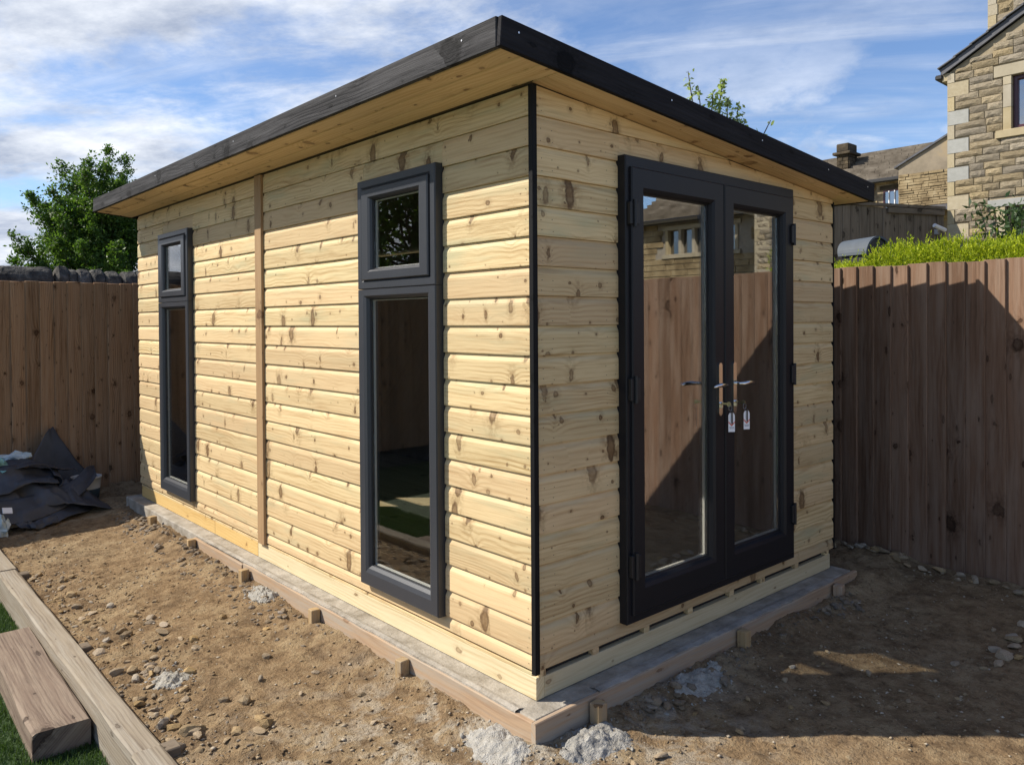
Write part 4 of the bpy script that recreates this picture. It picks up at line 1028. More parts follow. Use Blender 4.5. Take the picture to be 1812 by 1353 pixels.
o = MB().box(-.035, .035, -.025, .025, -.004, .004).build('label_card', M['white_card'], None, T(-1.03, 5.00, .06) @ Matrix.Rotation(.9, 4, 'X') @ Matrix.Rotation(.3, 4, 'Y')); tag(o, 'small white card lying on the rubber sheet', 'card')
o = bar('timber_offcut', M['form'], None, (-1.06, 5.12, -.115), (1, .1, 0), (-.1, 1, 0), .125, .06, .055); tag(o, 'short reddish timber offcut in front of the rubber sheet', 'offcut')

# ------------------------------------------------------------------ stone wall behind the back fence
sw = thing('stone_wall', (-1, 6.42, -.3), 'blackened stone wall with upright rounded copes behind back fence', 'stone wall')
MB().box(-7.5, 3.2, 6.22, 6.56, -.5, 1.80).build('wall_body', M['cope'], sw)
def cope(x0, x1, top, seed, tilt=0., r_=.20):
    nx, nt = max(5, int((x1-x0)/.025)), 20; q = []
    for i in range(nx+1):
        for k in range(nt+1):
            th = math.pi*k/nt; xx = x0+.002+(x1-x0-.004)*i/nx
            e = 1-.07*(abs(2*i/nx-1)**8)
            rr = r_*e*(1+.16*(fbm([xx*7+seed], [th*3+seed], 4, seed)[0]-.5))
            q.append((xx+tilt*math.sin(th), 6.39-rr*math.cos(th)*.9, 1.79+(top-1.79)*e*math.sin(th)*(1+.14*(fbm([xx*10+seed*2], [th*4], 4, seed+5, .65)[0]-.5))))
    m_ = nt+1
    f = [(i*m_+k, i*m_+k+1, (i+1)*m_+k+1, (i+1)*m_+k) for i in range(nx) for k in range(nt)]
    f += [tuple(range(m_-1, -1, -1)), tuple(nx*m_+k for k in range(m_))]
    mb = MB().add(q, f); o = mb.build('cope_stone', M['cope'], sw, at=((x0+x1)/2, 6.39, 1.8)); recalc(o.data); return o
xx = -.42; k = 0
cope(-1.55, -.905, 2.085, 3); cope(-.90, -.43, 2.09, 4)
for x0, x1, tp, tl in ((-.425, -.315, 2.105, .03), (-.31, -.235, 2.075, .02), (-.23, -.105, 2.075, .015), (-.10, .02, 2.080, .01), (.025, .17, 2.065, .01), (.175, .33, 2.07, .02), (.335, .50, 2.07, 0), (.51, .7, 2.07, 0)):
    k += 1; cope(x0, x1, tp, 10+k, tl)
for i in range(8): cope(-7.0+i*.68, -6.33+i*.68, 2.08, 30+i)

# ------------------------------------------------------------------ trees, hedge, shrubs
def leaves(C, size, up_bias=.2, aspect=.5, droop=None):
    """one folded leaf (two quads) at each centre C"""
    n = len(C); d = NR.normal(0, 1, (n, 3)); d[:, 2] += up_bias; d /= np.linalg.norm(d, axis=1)[:, None]
    if droop is not None: d = .45*d+droop; d /= np.linalg.norm(d, axis=1)[:, None]
    a = np.cross(d, NR.normal(0, 1, (n, 3))); a /= np.linalg.norm(a, axis=1)[:, None]; nn = np.cross(d, a)
    s = size*NR.uniform(.6, 1.25, n)[:, None]
    p0 = C; p1 = C+d*s; m1 = C+d*s*.5+a*s*aspect*.5+nn*s*.08; m2 = C+d*s*.5-a*s*aspect*.5+nn*s*.08
    V = np.stack([p0, m1, p1, m2], 1).reshape(-1, 3); k = 4*np.arange(n)
    return V, np.stack([k, k+1, k+2, k+3], 1)
def tree(name, base, H, crown_r, label, cat, nshoot, leaf_n, leaf_s, lm, seed, lean=(0, 0), low=.18, group=None, spread=1.):
    r_ = random.Random(seed); st = np.random.RandomState(seed)
    root = thing(name, base, label, cat, group); B = Vector(base)
    tk = MB(); top = B+Vector((lean[0], lean[1], H*.86))
    tr = [B+(top-B)*t+Vector((.06*math.sin(t*7), .06*math.cos(t*5), 0)) for t in [i/8 for i in range(9)]]
    tk.tube(tr, [.028*H*(1-.9*i/8)+.008 for i in range(9)], 8)
    pts = []
    for i in range(nshoot):
        t = low+(1-low)*(i+.5)/nshoot; az = i*2.4+r_.uniform(-.5, .5)
        p = B+(top-B)*t*.9
        reach = crown_r*spread*(1-.75*max(0, (t-.30))/.70)*r_.uniform(.55, 1.12)
        rise = (H*(.12+.20*(t)))*r_.uniform(.7, 1.6)
        ks = [p+Vector((math.cos(az)*reach*q, math.sin(az)*reach*q, rise*(q**1.5))) for q in (0, .3, .6, .85, 1.)]
        ks = [c+Vector((r_.gauss(0, .04*H/5), r_.gauss(0, .04*H/5), r_.gauss(0, .03*H/5))) if j else c for j, c in enumerate(ks)]
        tk.tube(ks, [.0065*H*(1-t*.6)*(1-.9*j/4)+.003 for j in range(5)], 5)
        m_ = max(6, int(leaf_n/nshoot)); u = st.uniform(.18, 1.03, m_)**.8
        P = interp([tuple(c) for c in ks], np.clip(u, 0, 1)); 
        sp = .075*H*(1.05-.75*u)*spread*.9+.01*H
        # side twigs: leaves gather in small bunches
        nb = max(3, m_//14); bc = st.randint(0, nb, m_); bu = st.uniform(.2, 1.02, nb); bp = interp([tuple(c) for c in ks], np.clip(bu, 0, 1))
        bo = st.normal(0, 1, (nb, 3))*((.066*H*(1.12-1.0*np.clip(bu, 0, 1)))[:, None]+.007*H); bo[:, 2] = np.abs(bo[:, 2])*.8
        Q = bp[bc]+bo[bc]*st.uniform(.3, 1.05, (m_, 1))+st.normal(0, .008*H, (m_, 3))
        pts.append(Q)
    o = tk.build('trunk', M['bark'], root, smooth=True)
    C = np.concatenate(pts); V, F = leaves(C, leaf_s, .3, .5)
    b_ = np.array(base); o = ob('crown', fastmesh('crown', V-b_, F, M[lm]), root, T(base)); tag(o)
    return root
tree('broadleaf_tree', (2.10, 14.3, -.3), 4.10, 2.40, 'bushy green tree with upswept branches behind the stone wall', 'tree', 150, 190000, .066, 'leaf_tree', 5, (-.20, .15), .14)
tree('broadleaf_tree', (-8.6, 13.2, -.3), 8.5, 4.2, 'off-frame tree added beyond the back fence to darken the window reflection', 'tree', 90, 34000, .17, 'leaf_tree', 8, (0, 0), .12)  # added out of frame so the near window mirrors something dark
# leafy shoots of a young fruit tree showing over the roof
def shoots():
    root = thing('fruit_tree', (4.75, 2.35, -.3), 'slender fruit tree with pale green leaves showing above the roof edge', 'tree')
    tk = MB(); base = Vector((4.75, 2.35, -.3)); hub = Vector((4.75, 2.35, 2.2))
    tk.tube([base, base+Vector((.03, .02, 1.2)), hub], [.05, .04, .03], 8)
    tips = [((4.565, 2.51, 4.08), 34), ((4.64, 2.44, 3.93), 26), ((4.74, 2.33, 3.86), 55), ((4.83, 2.27, 3.99), 110), ((4.87, 2.24, 3.80), 90), ((4.78, 2.30, 3.70), 70), ((4.95, 2.17, 3.74), 60), ((5.00, 2.12, 3.58), 40), ((4.91, 2.2, 3.60), 60), ((5.20, 1.95, 3.575), 16), ((4.70, 2.4, 3.6), 30)]
    Cs = []; Ds = []
    for (tp, nl) in tips:
        tp = Vector(tp); mid = hub.lerp(tp, .55)+Vector((rng.gauss(0, .03), rng.gauss(0, .03), .08)); 
        ks = [hub, mid, tp]; P = interp([tuple(c) for c in ks], np.linspace(0, 1, 10)); tk.tube([Vector(p) for p in P], [.012*(1-.8*i/9)+.002 for i in range(10)], 5)
        u = NR.uniform(.70, 1.0, nl); Q = interp([tuple(c) for c in ks], u)+NR.normal(0, .016, (nl, 3)); Cs.append(Q)
    tk.build('trunk', M['bark'], root, smooth=True)
    C = np.concatenate(Cs); dr = np.zeros((len(C), 3)); a = NR.uniform(0, 6.28, len(C)); dr[:, 0] = np.cos(a)*.7; dr[:, 1] = np.sin(a)*.7; dr[:, 2] = NR.uniform(-.9, .5, len(C))
    V, F = leaves(C, .058, 0, .50, dr); b_ = np.array((4.75, 2.35, -.3))
    ob('crown', fastmesh('crown', V-b_, F, M['leaf_apple']), root, T(4.75, 2.35, -.3))
shoots()
def hedge():
    root = thing('hedge', (3.8, 0, 0), 'clipped golden yellow conifer hedge behind the right-hand fence', 'hedge')
    n = 7500; Y = NR.uniform(-1.0, 2.7, n); X = 3.46+.70*NR.uniform(0, 1, n)
    top = 1.870+.075*fbm(Y*2.6, X*2, 3, 6)+.07*np.clip((.30-Y)/.3, 0, 1)
    dep = NR.exponential(.05, n); front = NR.uniform(0, 1, n) < .35
    Z = top-dep; X = np.where(front, 3.44+NR.exponential(.03, n), X); Z = np.where(front, top-NR.uniform(0, .40, n), Z)
    clump = fbm(Y*7, X*6, 2, 16); Z = Z+.16*(clump-.5)*np.where(front, .3, 1.)-.03*np.clip((Y-.25)/.2, 0, 1)
    B = np.stack([X, Y, Z], 1)
    k = 15; d = NR.normal(0, .55, (n, 3)); d[:, 2] = np.abs(d[:, 2])*1.0+.9; d[:, 0] -= .15; d[:, 1] += .25*(clump-.5); d /= np.linalg.norm(d, axis=1)[:, None]
    ln = NR.uniform(.05, .10, n)*(1+1.1*(NR.uniform(0, 1, n) < .06))
    u = NR.uniform(.0, 1, (n, k)); C = B[:, None]+d[:, None]*(u*ln[:, None])[..., None]
    dd = d[:, None]*1.0+NR.normal(0, .42, (n, k, 3))*(1.1-.7*u[..., None])
    V, F = leaves(C.reshape(-1, 3), .024, 0, .22, (dd*1.8).reshape(-1, 3))
    o0 = np.array((3.8, 0, 0)); ob('foliage', fastmesh('foliage', V-o0, F, M['leaf_hedge']), root, T(3.8, 0, 0))
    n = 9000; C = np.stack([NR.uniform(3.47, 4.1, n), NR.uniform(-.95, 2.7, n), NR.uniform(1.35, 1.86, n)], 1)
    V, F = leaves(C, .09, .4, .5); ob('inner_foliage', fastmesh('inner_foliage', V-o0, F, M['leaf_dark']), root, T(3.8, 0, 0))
    tk = MB()
    for y in np.arange(-.8, 2.7, .45): tk.tube([(3.8, y, -.5), (3.8+rng.gauss(0, .03), y, 1.0), (3.8, y, 1.9)], [.03, .022, .006], 6)
    tk.build('stem', M['bark'], root)
hedge()
def shrub(base, H, R_, n, lab):
    root = thing('shrub', base, lab, 'shrub'); tk = MB(); Cs = []
    for i in range(16):
        az = rng.uniform(0, 6.28); q = rng.uniform(.2, 1); tip = Vector(base)+Vector((math.cos(az)*R_*q, math.sin(az)*R_*q, H*(1-.4*q*rng.random())))
        ks = [tuple(base), tuple(Vector(base).lerp(tip, .55)+Vector((0, 0, .1))), tuple(tip)]
        P = interp(ks, np.linspace(0, 1, 7)); tk.tube([Vector(p) for p in P], [.014*(1-.85*j/6)+.002 for j in range(7)], 5)
        u = NR.uniform(.45, 1., n//16); Cs.append(interp(ks, u)+NR.normal(0, .07, (n//16, 3)))
    tk.build('stem', M['bark'], root); C = np.concatenate(Cs); V, F = leaves(C, .10, .1, .35); b_ = np.array(base)
    ob('foliage', fastmesh('foliage', V-b_, F, M['leaf_shrub']), root, T(base))
shrub((9.1, .80, 1.0), 2.05, .45, 1500, 'dark green leafy shrub in front of ground floor window of stone house')

# grey hood showing over the hedge
hd = thing('hood', (4.86, .84, 1.42), 'grey rounded metal hood with dark open end showing over hedge', 'hood')
n = 18; hv = []; m_ = n+1
for dl in (0, .018):
    for s_ in (-.16, .14):
        for k in range(n+1):
            th = math.pi*(.0+1.0*k/n); R1 = .165-dl
            hv.append((s_-.05*math.sin(th)*(s_ < 0), R1*math.cos(th), .62+R1*1.0*math.sin(th)*(1 if s_ > 0 else .92)))
hf = [(k, k+1, m_+k+1, m_+k) for k in range(n)]+[(2*m_+k, 3*m_+k, 3*m_+k+1, 2*m_+k+1) for k in range(n)]
hf += [(k, 2*m_+k, 2*m_+k+1, k+1) for k in range(n)]+[(m_+k, m_+k+1, 3*m_+k+1, 3*m_+k) for k in range(n)]
me = mesh('hood_shell', hv, hf, M['hood'], False); recalc(me)
HM = T(4.87, .83, 1.475) @ Matrix.Rotation(math.radians(-106), 4, 'Z')
ob('hood_shell', me, hd, HM)
mb = MB(); pr = [(.144*math.cos(math.pi*k/12), .61+.148*math.sin(math.pi*k/12)) for k in range(13)]+[(-.143, .30), (.143, .30)]
k = len(pr); mb.add([(-.14, a, b) for a, b in pr]+[(.125, a, b) for a, b in pr], [tuple(range(k)), tuple(range(2*k-1, k-1, -1))]+[(i, k+i, k+(i+1) % k, (i+1) % k) for i in range(k)])
o = mb.build('hood_shade_plug', M['black_in'], hd, HM); recalc(o.data)  # black fill paints the shade inside the open end
for sx in (-.13, .13): MB().box(-.02, .02, sx-.02, sx+.02, -1.95, .32).build('leg', M['black_in'], hd, HM)

# ------------------------------------------------------------------ the sandstone house on the right
HX = 9.75; HY0, HY1, HEV, HSL, HB = -4.90, 1.842, 4.965, .577, -.5
HR = (HY0+HY1)/2
def gtop(y): return HEV+HSL*min(HY1-y, y-HY0)
H = thing('stone_house', (HX+3, HR, HB), 'sandstone house with rough faced gable wall and maroon windows on the right', 'house')
mb = MB(); pg = [(HY0+.02, HB), (HY1-.02, HB), (HY1-.02, HEV), (HR, gtop(HR)), (HY0+.02, HEV)]
wins = [(.06, 1.058, 4.042, 4.755), (.02, 1.13, 1.95, 3.022)]
# wall slab cut round the two windows
def wall_slab(mb, xa, xb):
    ys = sorted({HY0+.02, HY1-.02, HR, .02, .06, 1.058, 1.13}); 
    for a, b in zip(ys, ys[1:]):
        c = (a+b)/2; cuts = sorted((w_[2], w_[3]) for w_ in wins if w_[0] <= c <= w_[1])
        z = HB
        segs = []
        for z0, z1 in cuts: segs.append((z, z0)); z = z1
        for z0, z1 in segs: mb.box(xa, xb, a, b, z0, z1)
        A = gtop(a) if a > HY0+.03 else HEV; Bz = gtop(b)
        mb.add([(xa, a, z), (xa, b, z), (xa, b, Bz), (xa, a, A), (xb, a, z), (xb, b, z), (xb, b, Bz), (xb, a, A)], [(0, 1, 2, 3), (7, 6, 5, 4), (0, 4, 5, 1), (3, 2, 6, 7)])
wall_slab(mb, HX+.02, HX+.30)
mb.box(HX+.30, HX+7, HY1-.30, HY1-.02, HB, HEV); mb.box(HX+.30, HX+7, HY0+.02, HY0+.30, HB, HEV); mb.box(HX+6.7, HX+7, HY0+.3, HY1-.3, HB, HEV)
o = mb.build('wall', M['mortar'], H, at=(HX, 0, 0)); recalc(o.data)
# rock-faced stones, each its own piece where the view shows them
def rockface(seed):
    r_ = random.Random(seed); nx, nz = 5, 3; v = []; f = []
    for j in range(nz+1):
        for i in range(nx+1):
            e = i in (0, nx) or j in (0, nz)
            d = 0. if e else r_.uniform(.35, 1.)
            v.append((-d, i/nx, j/nz))
    k = nx+1
    for j in range(nz):
        for i in range(nx):
            a = j*k+i
            f += [(a, a+k, a+k+1, a+1)] if r_.random() < .5 else [(a, a+k, a+1), (a+1, a+k, a+k+1)]
    n0 = len(v); v += [(1., 0, 0), (1., 1, 0), (1., 1, 1), (1., 0, 1)]
    f += [tuple(range(0, k))+(n0+1, n0), tuple(range(nz*k+nx, nz*k-1, -1))+(n0+3, n0+2), (0, n0, n0+3, nz*k)+tuple(j*k for j in range(nz-1, 0, -1)), (nx,)+tuple(j*k+nx for j in range(1, nz))+(nz*k+nx, n0+2, n0+1)]
    return v, f
RF = []
for i in range(10):
    v, f = rockface(100+i); me = mesh('stone_block', v, f, M['ashlar']); recalc(me); RF.append(me)
DRESS = [mesh('stone_block', *boxvf(-1, 1, 0, 1, 0, 1), m) for m in (M['dressed'], M['dressed_pale'])]
rs = random.Random(21)
def quoin_w(zz):
    i = int((zz-HB)/.197); return .265 if i % 2 == 0 else .085
z = HB+.02; rowi = 0; count = 0; rest = MB()
def in_hole(y0, y1, z0, z1, pad):
    for (a, b, c, d) in pad:
        if y0 < b and y1 > a and z0 < d and z1 > c: return (a, b)
    return None
pads = [(.06-.01, 1.058+.10, 4.042, 4.755), (-.15, 1.27, 4.755, 4.915), (-.15, 1.27, 3.93, 4.042), (.0, 1.13+.115, 1.95, 3.022), (-.1, 1.33, 3.022, 3.125), (-.1, 1.33, 1.83, 1.95)]
visible_rows = (1.9, 6.2)
while z < gtop(HR)-.1:
    h = .0985
    y = HY1-quoin_w(z+.05)-.006
    while y > HY0+.05:
        ln = rs.uniform(.17, .40)
        y2 = max(y-ln, HY0+.03)
        z1 = z+h-.007
        seg = [(y2, y)]
        for (a, b, c, d) in pads:
            out = []
            for (p, q) in seg:
                if z+.02 < d and z1-.02 > c and p < b and q > a:
                    if q > b+.03: out.append((b+.006, q))
                    if p < a-.03: out.append((p, a-.006))
                else: out.append((p, q))
            seg = out
        for (p, q) in seg:
            if q-p < .035: continue
            zt_ = z1
            lim = min(gtop(p), gtop(q))-.02
            if z+.03 > lim: continue
            zt_ = min(zt_, lim)
            near = q > .75 and z > visible_rows[0]
            refl = (q < -3.9 and 1.9 < z < 3.9)
            if (near or refl) and count < 290:
                o = ob('stone_block', rs.choice(RF), H, T(HX+.002+rs.uniform(-.003, .003), p+.003, z) @ Matrix.Diagonal((.020, q-p-.009, zt_-z, 1))); count += 1
            else:
                rest.box(HX-.006+rs.uniform(-.008, .004), HX+.03, p+.004, q-.005, z, zt_)
        y = y2
    z += h; rowi += 1
if rest.v: o = rest.build('stonework', M['ashlar'], H, at=(HX, 0, 0)); tag(o, kind='stuff')
# quoins
z = HB; i = 0
while z < HEV-.05:
    w_ = .265 if i % 2 == 0 else .085; zt_ = min(z+.191, HEV-.02)
    pale = 3.1 < z < 4.8 and i % 4 == 0 or 3.3 < z < 3.9 and i % 2 == 0
    ob('quoin', DRESS[1 if pale else 0], H, T(HX+.018, HY1-w_, z) @ Matrix.Diagonal((.020, w_+.004, zt_-z, 1)))
    ob('quoin', DRESS[0], H, T(HX+.018, HY0-.004, z) @ Matrix.Diagonal((.020, w_+.004, zt_-z, 1)))
    z += .197; i += 1
# window surrounds, frames and glass
def house_window(y0, y1, z0, z1, lint, sill, pale, jamb=.10, reflection_sheet=True):
    wn = ob('window', None, H, T(HX, (y0+y1)/2, z0))
    mm = M['dressed_pale'] if pale else M['dressed']
    MB().box(HX-.004, HX+.12, y0-.21, y1+.21, z1+.003, z1+lint, .004).build('lintel', mm, wn)
    MB().box(HX-.035, HX+.12, y0-.18, y1+.18, z0-sill, z0-.003, .004).build('sill', M['dressed'], wn)
    for (a, b) in ((y1+.003, y1+jamb), (y0-jamb, y0-.003)):
        q = z0
        while q < z1-.05:
            q2 = min(q+.30, z1-.002); MB().box(HX-.003, HX+.16, a, b, q, q2-.004, .003).build('jamb', M['dressed'], wn); q += .30
    ring('frame', lambda s, zz, d: Vector((HX+.10-d, s, zz)), y0+.002, y1-.002, z0+.002, z1-.002, [(0, -.03), (0, .03), (.045, .03), (.055, .02), (.055, -.03)], M['maroon'], wn, 0)
    MB().box(HX+.105, HX+.111, y0+.05, y1-.05, z0+.05, z1-.05).build('pane', M['house_glass'], wn)
    if reflection_sheet: MB().box(HX+.22, HX+.23, y0+.01, y1-.01, z0+.02, z1-.02).build('reflection_sheet', M['pale_reflection'], wn)  # pale sheet stands for the reflection in the glass
house_window(.06, 1.058, 4.042, 4.755, .155, .105, False)
house_window(.02, 1.13, 1.95, 3.022, .100, .11, True, .11, False)
# black panel stands for the unlit rooms and keeps the windows dark
MB().box(HX+1.5, HX+1.6, HY0+.4, HY1-.4, HB, HEV).build('dark_backing', M['black_in'], H)
# roof: planes plus the stepped verge of overlapping tiles
SV = math.sqrt(1+HSL**2)
def roof_plane(sg):
    ye = HY1+.10 if sg > 0 else HY0-.10
    ze = HEV-.10*HSL+.05
    zr = ze+HSL*abs(ye-HR)
    mb = MB(); xa, xb = HX+.02, HX+7.1
    mb.add([(xa, ye, ze), (xb, ye, ze), (xb, HR, zr), (xa, HR, zr), (xa, ye, ze+.05), (xb, ye, ze+.05), (xb, HR, zr+.05), (xa, HR, zr+.05)], [(0, 1, 2, 3), (4, 7, 6, 5), (0, 4, 5, 1), (1, 5, 6, 2), (3, 7, 4, 0)])
    o = mb.build('roof_slope', M['slate'], H, at=(HX, HR, HEV)); recalc(o.data)
    n = 17; Ls = abs(ye-HR)*SV
    dirv = Vector((0, -sg/SV, HSL/SV)); nrm = Vector((0, sg*HSL/SV, 1/SV))
    for i in range(n):
        t0 = Ls*i/n; v, f = boxvf(0, Ls/n*1.12, -.01, .17, 0, .018, .002)
        me = mesh('roof_tile', v, f, M['slate']); recalc(me)
        ex = (dirv-nrm*.055).normalized(); ey = Vector((1, 0, 0)); ez = ex.cross(ey)
        if ez.z < 0: ey = -ey; ez = ex.cross(ey)
        og = Vector((HX-.06 if ey.x > 0 else HX+.10, ye, ze+.055))+dirv*t0+nrm*.020
        ob('roof_tile', me, H, axes(og, ex, ey, ez))
    bx = boxvf(0, Ls, 0, .03, -.085, 0, .003); me = mesh('verge_board', *bx, M['slate']); recalc(me)
    ex = dirv; ey = Vector((-1, 0, 0)); ez = ex.cross(ey)
    if ez.z < 0: ey = -ey; ez = ex.cross(ey)
    ob('verge_board', me, H, axes(Vector((HX-.005 if ey.x < 0 else HX-.035, ye, ze+.06)), ex, ey, ez))
roof_plane(1); roof_plane(-1)
MB().box(HX-.03, HX+7, HY1+.06, HY1+.16, HEV-.075, HEV-.005, .015).build('gutter', M['black_in'], H)
MB().box(HX-.002, HX+.25, HY1-.05, HY1+.07, HEV-.11, HEV+.0, .006).build('corbel', M['dressed'], H)
# chimney through the near slope
ch = ob('chimney', None, H, T(10.3, 1.2, 5.2))
MB().box(10.32, 11.2, .20, 1.505, 5.0, 7.4).build('stack', M['ashlar'], ch)
for i in range(14):
    zz = 5.2+i*.15; w_ = .12 if i % 2 == 0 else .105
    ob('quoin', DRESS[0], ch, T(10.315, 1.51-w_, zz) @ Matrix.Diagonal((.010, w_, .146, 1)))
    y = 1.51-w_-.006
    while y > .28:
        ln = rs.uniform(.15, .3); ob('stone_block', rs.choice(RF), ch, T(10.318, max(y-ln, .2), zz) @ Matrix.Diagonal((.035, min(ln, y-.2)-.006, .14, 1))); y -= ln
# wing beyond the far corner, seen only in the door glass
Wg = thing('stone_cottage', (12, -8, HB), 'stone cottage with mullioned window, seen mirrored in the door glass', 'cottage')
WX = 11.5
def wingwall():
    mb = MB(); mw = (-8.05, -6.35, 2.93, 3.44)
    for (a, b, c, d) in ((-8.95, mw[0], HB, 3.72), (mw[1], HY0, HB, 3.72), (mw[0], mw[1], HB, mw[2]), (mw[0], mw[1], mw[3], 3.72)): mb.box(WX+.02, WX+.3, a, b, c, d)
    mb.box(WX+.02, WX+4, -8.98, -8.95, HB, 3.72)
    mb.build('wall', M['mortar'], Wg)
    cm = MB(); zz = 1.6
    while zz < 3.66:
        y = HY0-.02
        while y > -8.9:
            ln = rs.uniform(.25, .55); y2 = max(y-ln, -8.95)
            if not (zz < mw[3]+.1 and zz+.11 > mw[2]-.08 and y2 < mw[1]+.08 and y > mw[0]-.08):
                cm.box(WX-.008+rs.uniform(-.012, .01), WX+.03, y2+.006, y-.006, zz, zz+.112)
            y = y2
        zz += .125
    o = cm.build('stonework', M['rubble'], Wg); tag(o, kind='stuff')
    wn = ob('window', None, Wg, T(WX, -7.2, 2.93))
    MB().box(WX-.02, WX+.2, mw[0]-.1, mw[1]+.1, mw[3]+.002, mw[3]+.1, .004).build('lintel', M['dressed'], wn)
    MB().box(WX-.04, WX+.2, mw[0]-.1, mw[1]+.1, mw[2]-.09, mw[2]-.002, .004).build('sill', M['dressed'], wn)
    for k in range(6):
        yy = mw[0]+(mw[1]-mw[0])*k/5; MB().box(WX-.01, WX+.15, yy-.035, yy+.035, mw[2], mw[3], .004).build('mullion', M['dressed'], wn)
    MB().box(WX+.10, WX+.106, mw[0], mw[1], mw[2], mw[3]).build('pane', M['house_glass'], wn)
    MB().box(WX+.5, WX+.6, -8.9, HY0, HB, 3.7).build('dark_backing', M['black_in'], Wg)  # black panel painted as the unlit room behind the glass
    rf = MB()
    for i in range(24):
        x0 = WX-.20+i*.16; z0 = 3.70+.6*(x0-WX)
        rf.box(x0, x0+.20, -9.05, HY0-.01, z0+.02, z0+.10)
    o = rf.build('roof', M['stone_roof'], Wg)
    MB().box(WX-.30, WX-.18, -9.05, HY0, 3.56, 3.66, .02).build('gutter', M['black_in'], Wg)
wingwall()

# ------------------------------------------------------------------ old dark fence between the houses
def old_fence():
    A = Vector((9.72, 1.90, 0)); B = Vector((7.0, 2.98, 0)); D = (B-A).normalized(); O = Vector((-D.y, D.x, 0))
    if O.dot(Vector((-1, -1, 0))) < 0: O = -O
    root = thing('fence', (A.x, A.y, .5), 'old dark weathered board fence with a rail, beside the stone house', 'fence')
    n = int((B-A).length/.138); U = Vector((0, 0, 1)); ey = D if U.cross(D).dot(O) > 0 else -D
    for i in range(n):
        v, f = boxvf(0, 3.06-.4+rng.uniform(-.02, .0), .002, .134, 0, .018+rng.uniform(0, .008), .003)
        me = mesh('board', v, f, M['fence_old']); recalc(me)
        og = A+D*(i*.138)+Vector((0, 0, .4)); og = og if ey == D else og+D*.138
        ob('board', me, root, axes(og, U, ey, U.cross(ey)))
    bar('rail', M['fence_old'], root, A+O*.03+Vector((0, 0, 2.97))+D*.02, D, U, 1.02, .075, .03, .004) if U.cross(D).dot(O) < 0 else bar('rail', M['fence_old'], root, A+O*.03+D*1.04+Vector((0, 0, 2.97)), -D, U, 1.02, .075, .03, .004)
    mb = MB()
    v = []
    for (s, e) in ((0, -.05), (0, .06)): pass
    P = [A-O*.03, A+O*.055, B+O*.055, B-O*.03]
    mb.add([(p.x, p.y, 3.055) for p in P]+[(p.x, p.y, 3.095) for p in P], [(3, 2, 1, 0), (4, 5, 6, 7), (0, 1, 5, 4), (1, 2, 6, 5), (2, 3, 7, 6), (3, 0, 4, 7)])
    o = mb.build('capping', M['fence_old'], root); recalc(o.data)
    # lamp bracket fixed near the house end
    q = A+D*.14+O*.03
    lb = thing('outdoor_lamp', (q.x, q.y, 2.72), 'small white lamp fixed on the old fence beside the house corner', 'lamp')
    MB().box(q.x-.03, q.x+.03, q.y-.03, q.y+.03, 2.70, 2.78, .006).build('mount', M['steel'], lb)
    p = q+O*.10+D*.06; MB().tube([q+Vector((0, 0, 2.75)), p+Vector((0, 0, 2.78))], .012, 8).tube([p+D*-.10+Vector((0, 0, 2.755)), p+D*.10+Vector((0, 0, 2.815))], .028, 10).build('lamp_head', M['white_card'], lb)
old_fence()

# ------------------------------------------------------------------ older terrace further back
TX = 24.0
TH = thing('stone_terrace', (TX, 8.5, -1), 'old stone house with stone slate roof and sooty chimney behind the fence', 'house')
tw = MB(); win = (8.17, 8.72, 5.02, 5.72)
for (a, b, c, d) in ((win[1], 15., -1, 6.12), (5.0, win[0], -1, 6.12), (win[0], win[1], -1, win[2]), (win[0], win[1], win[3], 6.12)): tw.box(TX, TX+.4, a, b, c, d)
tw.build('wall', M['rubble'], TH)
cs = MB(); zz = 4.6
while zz < 6.0:
    y = 7.9
    while y < 10.2:
        ln = rs.uniform(.25, .6)
        if not (y < win[1]+.08 and y+ln > win[0]-.08 and zz < win[3]+.1 and zz+.14 > win[2]-.1): cs.box(TX-.03+rs.uniform(-.015, .01), TX+.02, y+.012, y+ln-.012, zz, zz+.14)
        y += ln
    zz += .165
o = cs.build('stonework', M['rubble'], TH); tag(o, kind='stuff')
wn = ob('window', None, TH, T(TX, 8.45, 5.0))
MB().box(TX-.04, TX+.1, win[0]-.1, win[1]+.1, win[3]+.005, win[3]+.14).build('lintel', M['chimney'], wn)
ring('frame', lambda s, z_, d: Vector((TX+.02-d, s, z_)), win[0], win[1], win[2], win[3], [(0, -.03), (0, .03), (.05, .03), (.05, -.03)], M['maroon'], wn, 0)
MB().box(TX+.02, TX+.03, win[0]+.03, win[1]-.03, win[2]+.03, win[3]-.03).build('pane', M['house_glass'], wn)
for yy in (8.36, 8.54): MB().box(TX-.012, TX+.015, yy-.015, yy+.015, win[2]+.03, win[3]-.03).build('glazing_bar', M['white_card'], wn)
MB().box(TX-.012, TX+.012, win[0]+.03, win[1]-.03, 5.20, 5.23).build('glazing_bar', M['white_card'], wn)
MB().box(TX+1.5, TX+1.6, 5, 15, -1, 6).build('dark_backing', M['black_in'], TH)  # black panel in place of the dark interior
sr = MB(); rise = .53
for i in range(14):                                                   # stone slates in courses, each slate its own box
    x0 = TX-.30+i*.20; z0 = 6.06+rise*(x0-TX+.3)
    y = 5.0+rs.uniform(0, .3)
    while y < 13.5:
        ln = rs.uniform(.4, .9)
        sr.box(x0, x0+.30, y+.006, y+ln-.006, z0+rs.uniform(-.006, .004), z0+.085+rs.uniform(-.006, .006)); y += ln
o = sr.build('stone_slates', M['stone_roof'], TH); tag(o, kind='stuff')
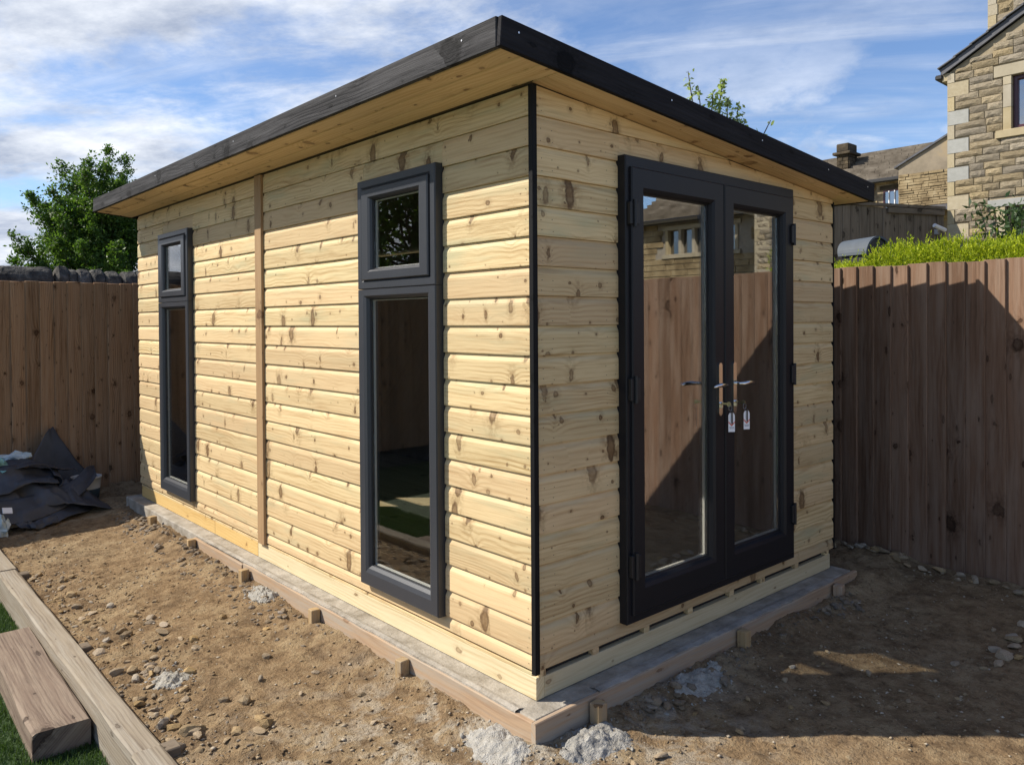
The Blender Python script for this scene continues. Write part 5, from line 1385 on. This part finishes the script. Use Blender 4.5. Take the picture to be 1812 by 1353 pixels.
mb = MB(); mb.add([(TX-.2, 5, 6.04), (TX+2.5, 5, 6.04+2.7*rise), (TX+2.5, 13.5, 6.04+2.7*rise), (TX-.2, 13.5, 6.04)], [(0, 1, 2, 3)]); mb.build('roof_deck', M['black_in'], TH)
MB().box(TX-.46, TX-.32, 6.5, 13.5, 5.93, 6.06, .03).build('gutter', M['black_in'], TH)
MB().tube([(TX-.1, 9.07, 5.95), (TX-.1, 9.07, 0)], .05, 8).build('downpipe', M['black_in'], TH)
cy = ob('chimney', None, TH, T(TX+1.3, 10.5, 6.3))
cx0, cx1, cy0, cy1 = TX+1.0, TX+1.62, 10.34, 10.75
MB().box(cx0, cx1, cy0, cy1, 5.9, 7.32).build('stack', M['chimney'], cy)
cm = MB(); zz = 6.3
while zz < 7.25:
    y = cy0
    while y < cy1-.05:
        ln = min(rs.uniform(.15, .32), cy1-y); cm.box(cx0-.025+rs.uniform(-.01, .008), cx0+.02, y+.008, y+ln-.008, zz, zz+.12); y += ln
    x = cx0
    while x < cx1-.05:
        ln = min(rs.uniform(.15, .32), cx1-x); cm.box(x+.008, x+ln-.008, cy0-.025+rs.uniform(-.01, .008), cy0+.02, zz, zz+.12); x += ln
    zz += .135
o = cm.build('stonework', M['chimney'], cy); tag(o, kind='stuff')
MB().box(cx0-.12, cx1+.12, cy0-.12, cy1+.12, 7.32, 7.42, .02).build('cornice', M['chimney'], cy)
MB().box(cx0-.02, cx1+.02, cy0-.02, cy1+.02, 7.425, 7.72, .03).build('cap', M['chimney'], cy)
ae = thing('aerial', (cx0, 10.9, 6.9), 'thin metal aerial on the sooty chimney', 'aerial')
mb = MB().tube([(cx0-.03, 10.74, 6.85), (cx0-.03, 11.25, 6.84)], .014, 6)
for q in (.2, .35, .5): mb.tube([(cx0-.03, 10.70+q, 6.76), (cx0-.03, 10.70+q, 6.93)], .008, 5)
mb.build('boom', M['steel'], ae)
# nearer wing with sloping coped gable
GX = 21.0
GW = thing('stone_outbuilding', (GX, 6, -1), 'stained stone gable with sloping coping between the two houses', 'outbuilding')
ya, yb = 7.03, 4.2
def wtop(y): return 5.86+(.50)*(ya-y)
mb = MB(); mb.add([(GX, ya, -1), (GX, yb, -1), (GX, yb, wtop(yb)), (GX, ya, wtop(ya)), (GX+2.4, ya, -1), (GX+2.4, yb, -1), (GX+2.4, yb, wtop(yb)), (GX+2.4, ya, wtop(ya))], [(0, 3, 2, 1), (0, 4, 7, 3), (3, 7, 6, 2), (4, 5, 6, 7)])
o = mb.build('wall', M['render_old'], GW); recalc(o.data)
cs = MB(); zz = 4.2
while zz < 5.60:
    y = 5.0; hh = rs.uniform(.055, .10)
    while y < ya-.02:
        ln = min(rs.uniform(.12, .45), ya-y); cs.box(GX-.028+rs.uniform(-.018, .014), GX+.02, y+.007, y+ln-.007, zz, zz+hh-.012+rs.uniform(-.01, .006)); y += ln
    zz += hh
o = cs.build('stonework', M['rubble'], GW); tag(o, kind='stuff')
mb = MB(); e = .055
mb.add([(GX-.06, ya+.1, wtop(ya+.1)), (GX-.06, yb, wtop(yb)), (GX-.06, yb, wtop(yb)+e), (GX-.06, ya+.1, wtop(ya+.1)+e), (GX+2.5, ya+.1, wtop(ya+.1)), (GX+2.5, yb, wtop(yb)), (GX+2.5, yb, wtop(yb)+e), (GX+2.5, ya+.1, wtop(ya+.1)+e)], [(0, 1, 2, 3), (3, 2, 6, 7), (0, 3, 7, 4), (0, 4, 5, 1)])
o = mb.build('coping', M['slate'], GW); recalc(o.data)
mb = MB(); mb.add([(GX-1.2, 7.0, 4.42), (GX-1.2, 4, 4.42), (GX-.04, 4, 4.66), (GX-.04, 7.0, 4.66), (GX-1.2, 7.0, 4.36), (GX-1.2, 4, 4.36), (GX-.04, 4, 4.60), (GX-.04, 7., 4.60)], [(0, 1, 2, 3), (7, 6, 5, 4), (0, 3, 7, 4), (0, 4, 5, 1)]); o = mb.build('lean_to_roof', M['slate'], GW); recalc(o.data)
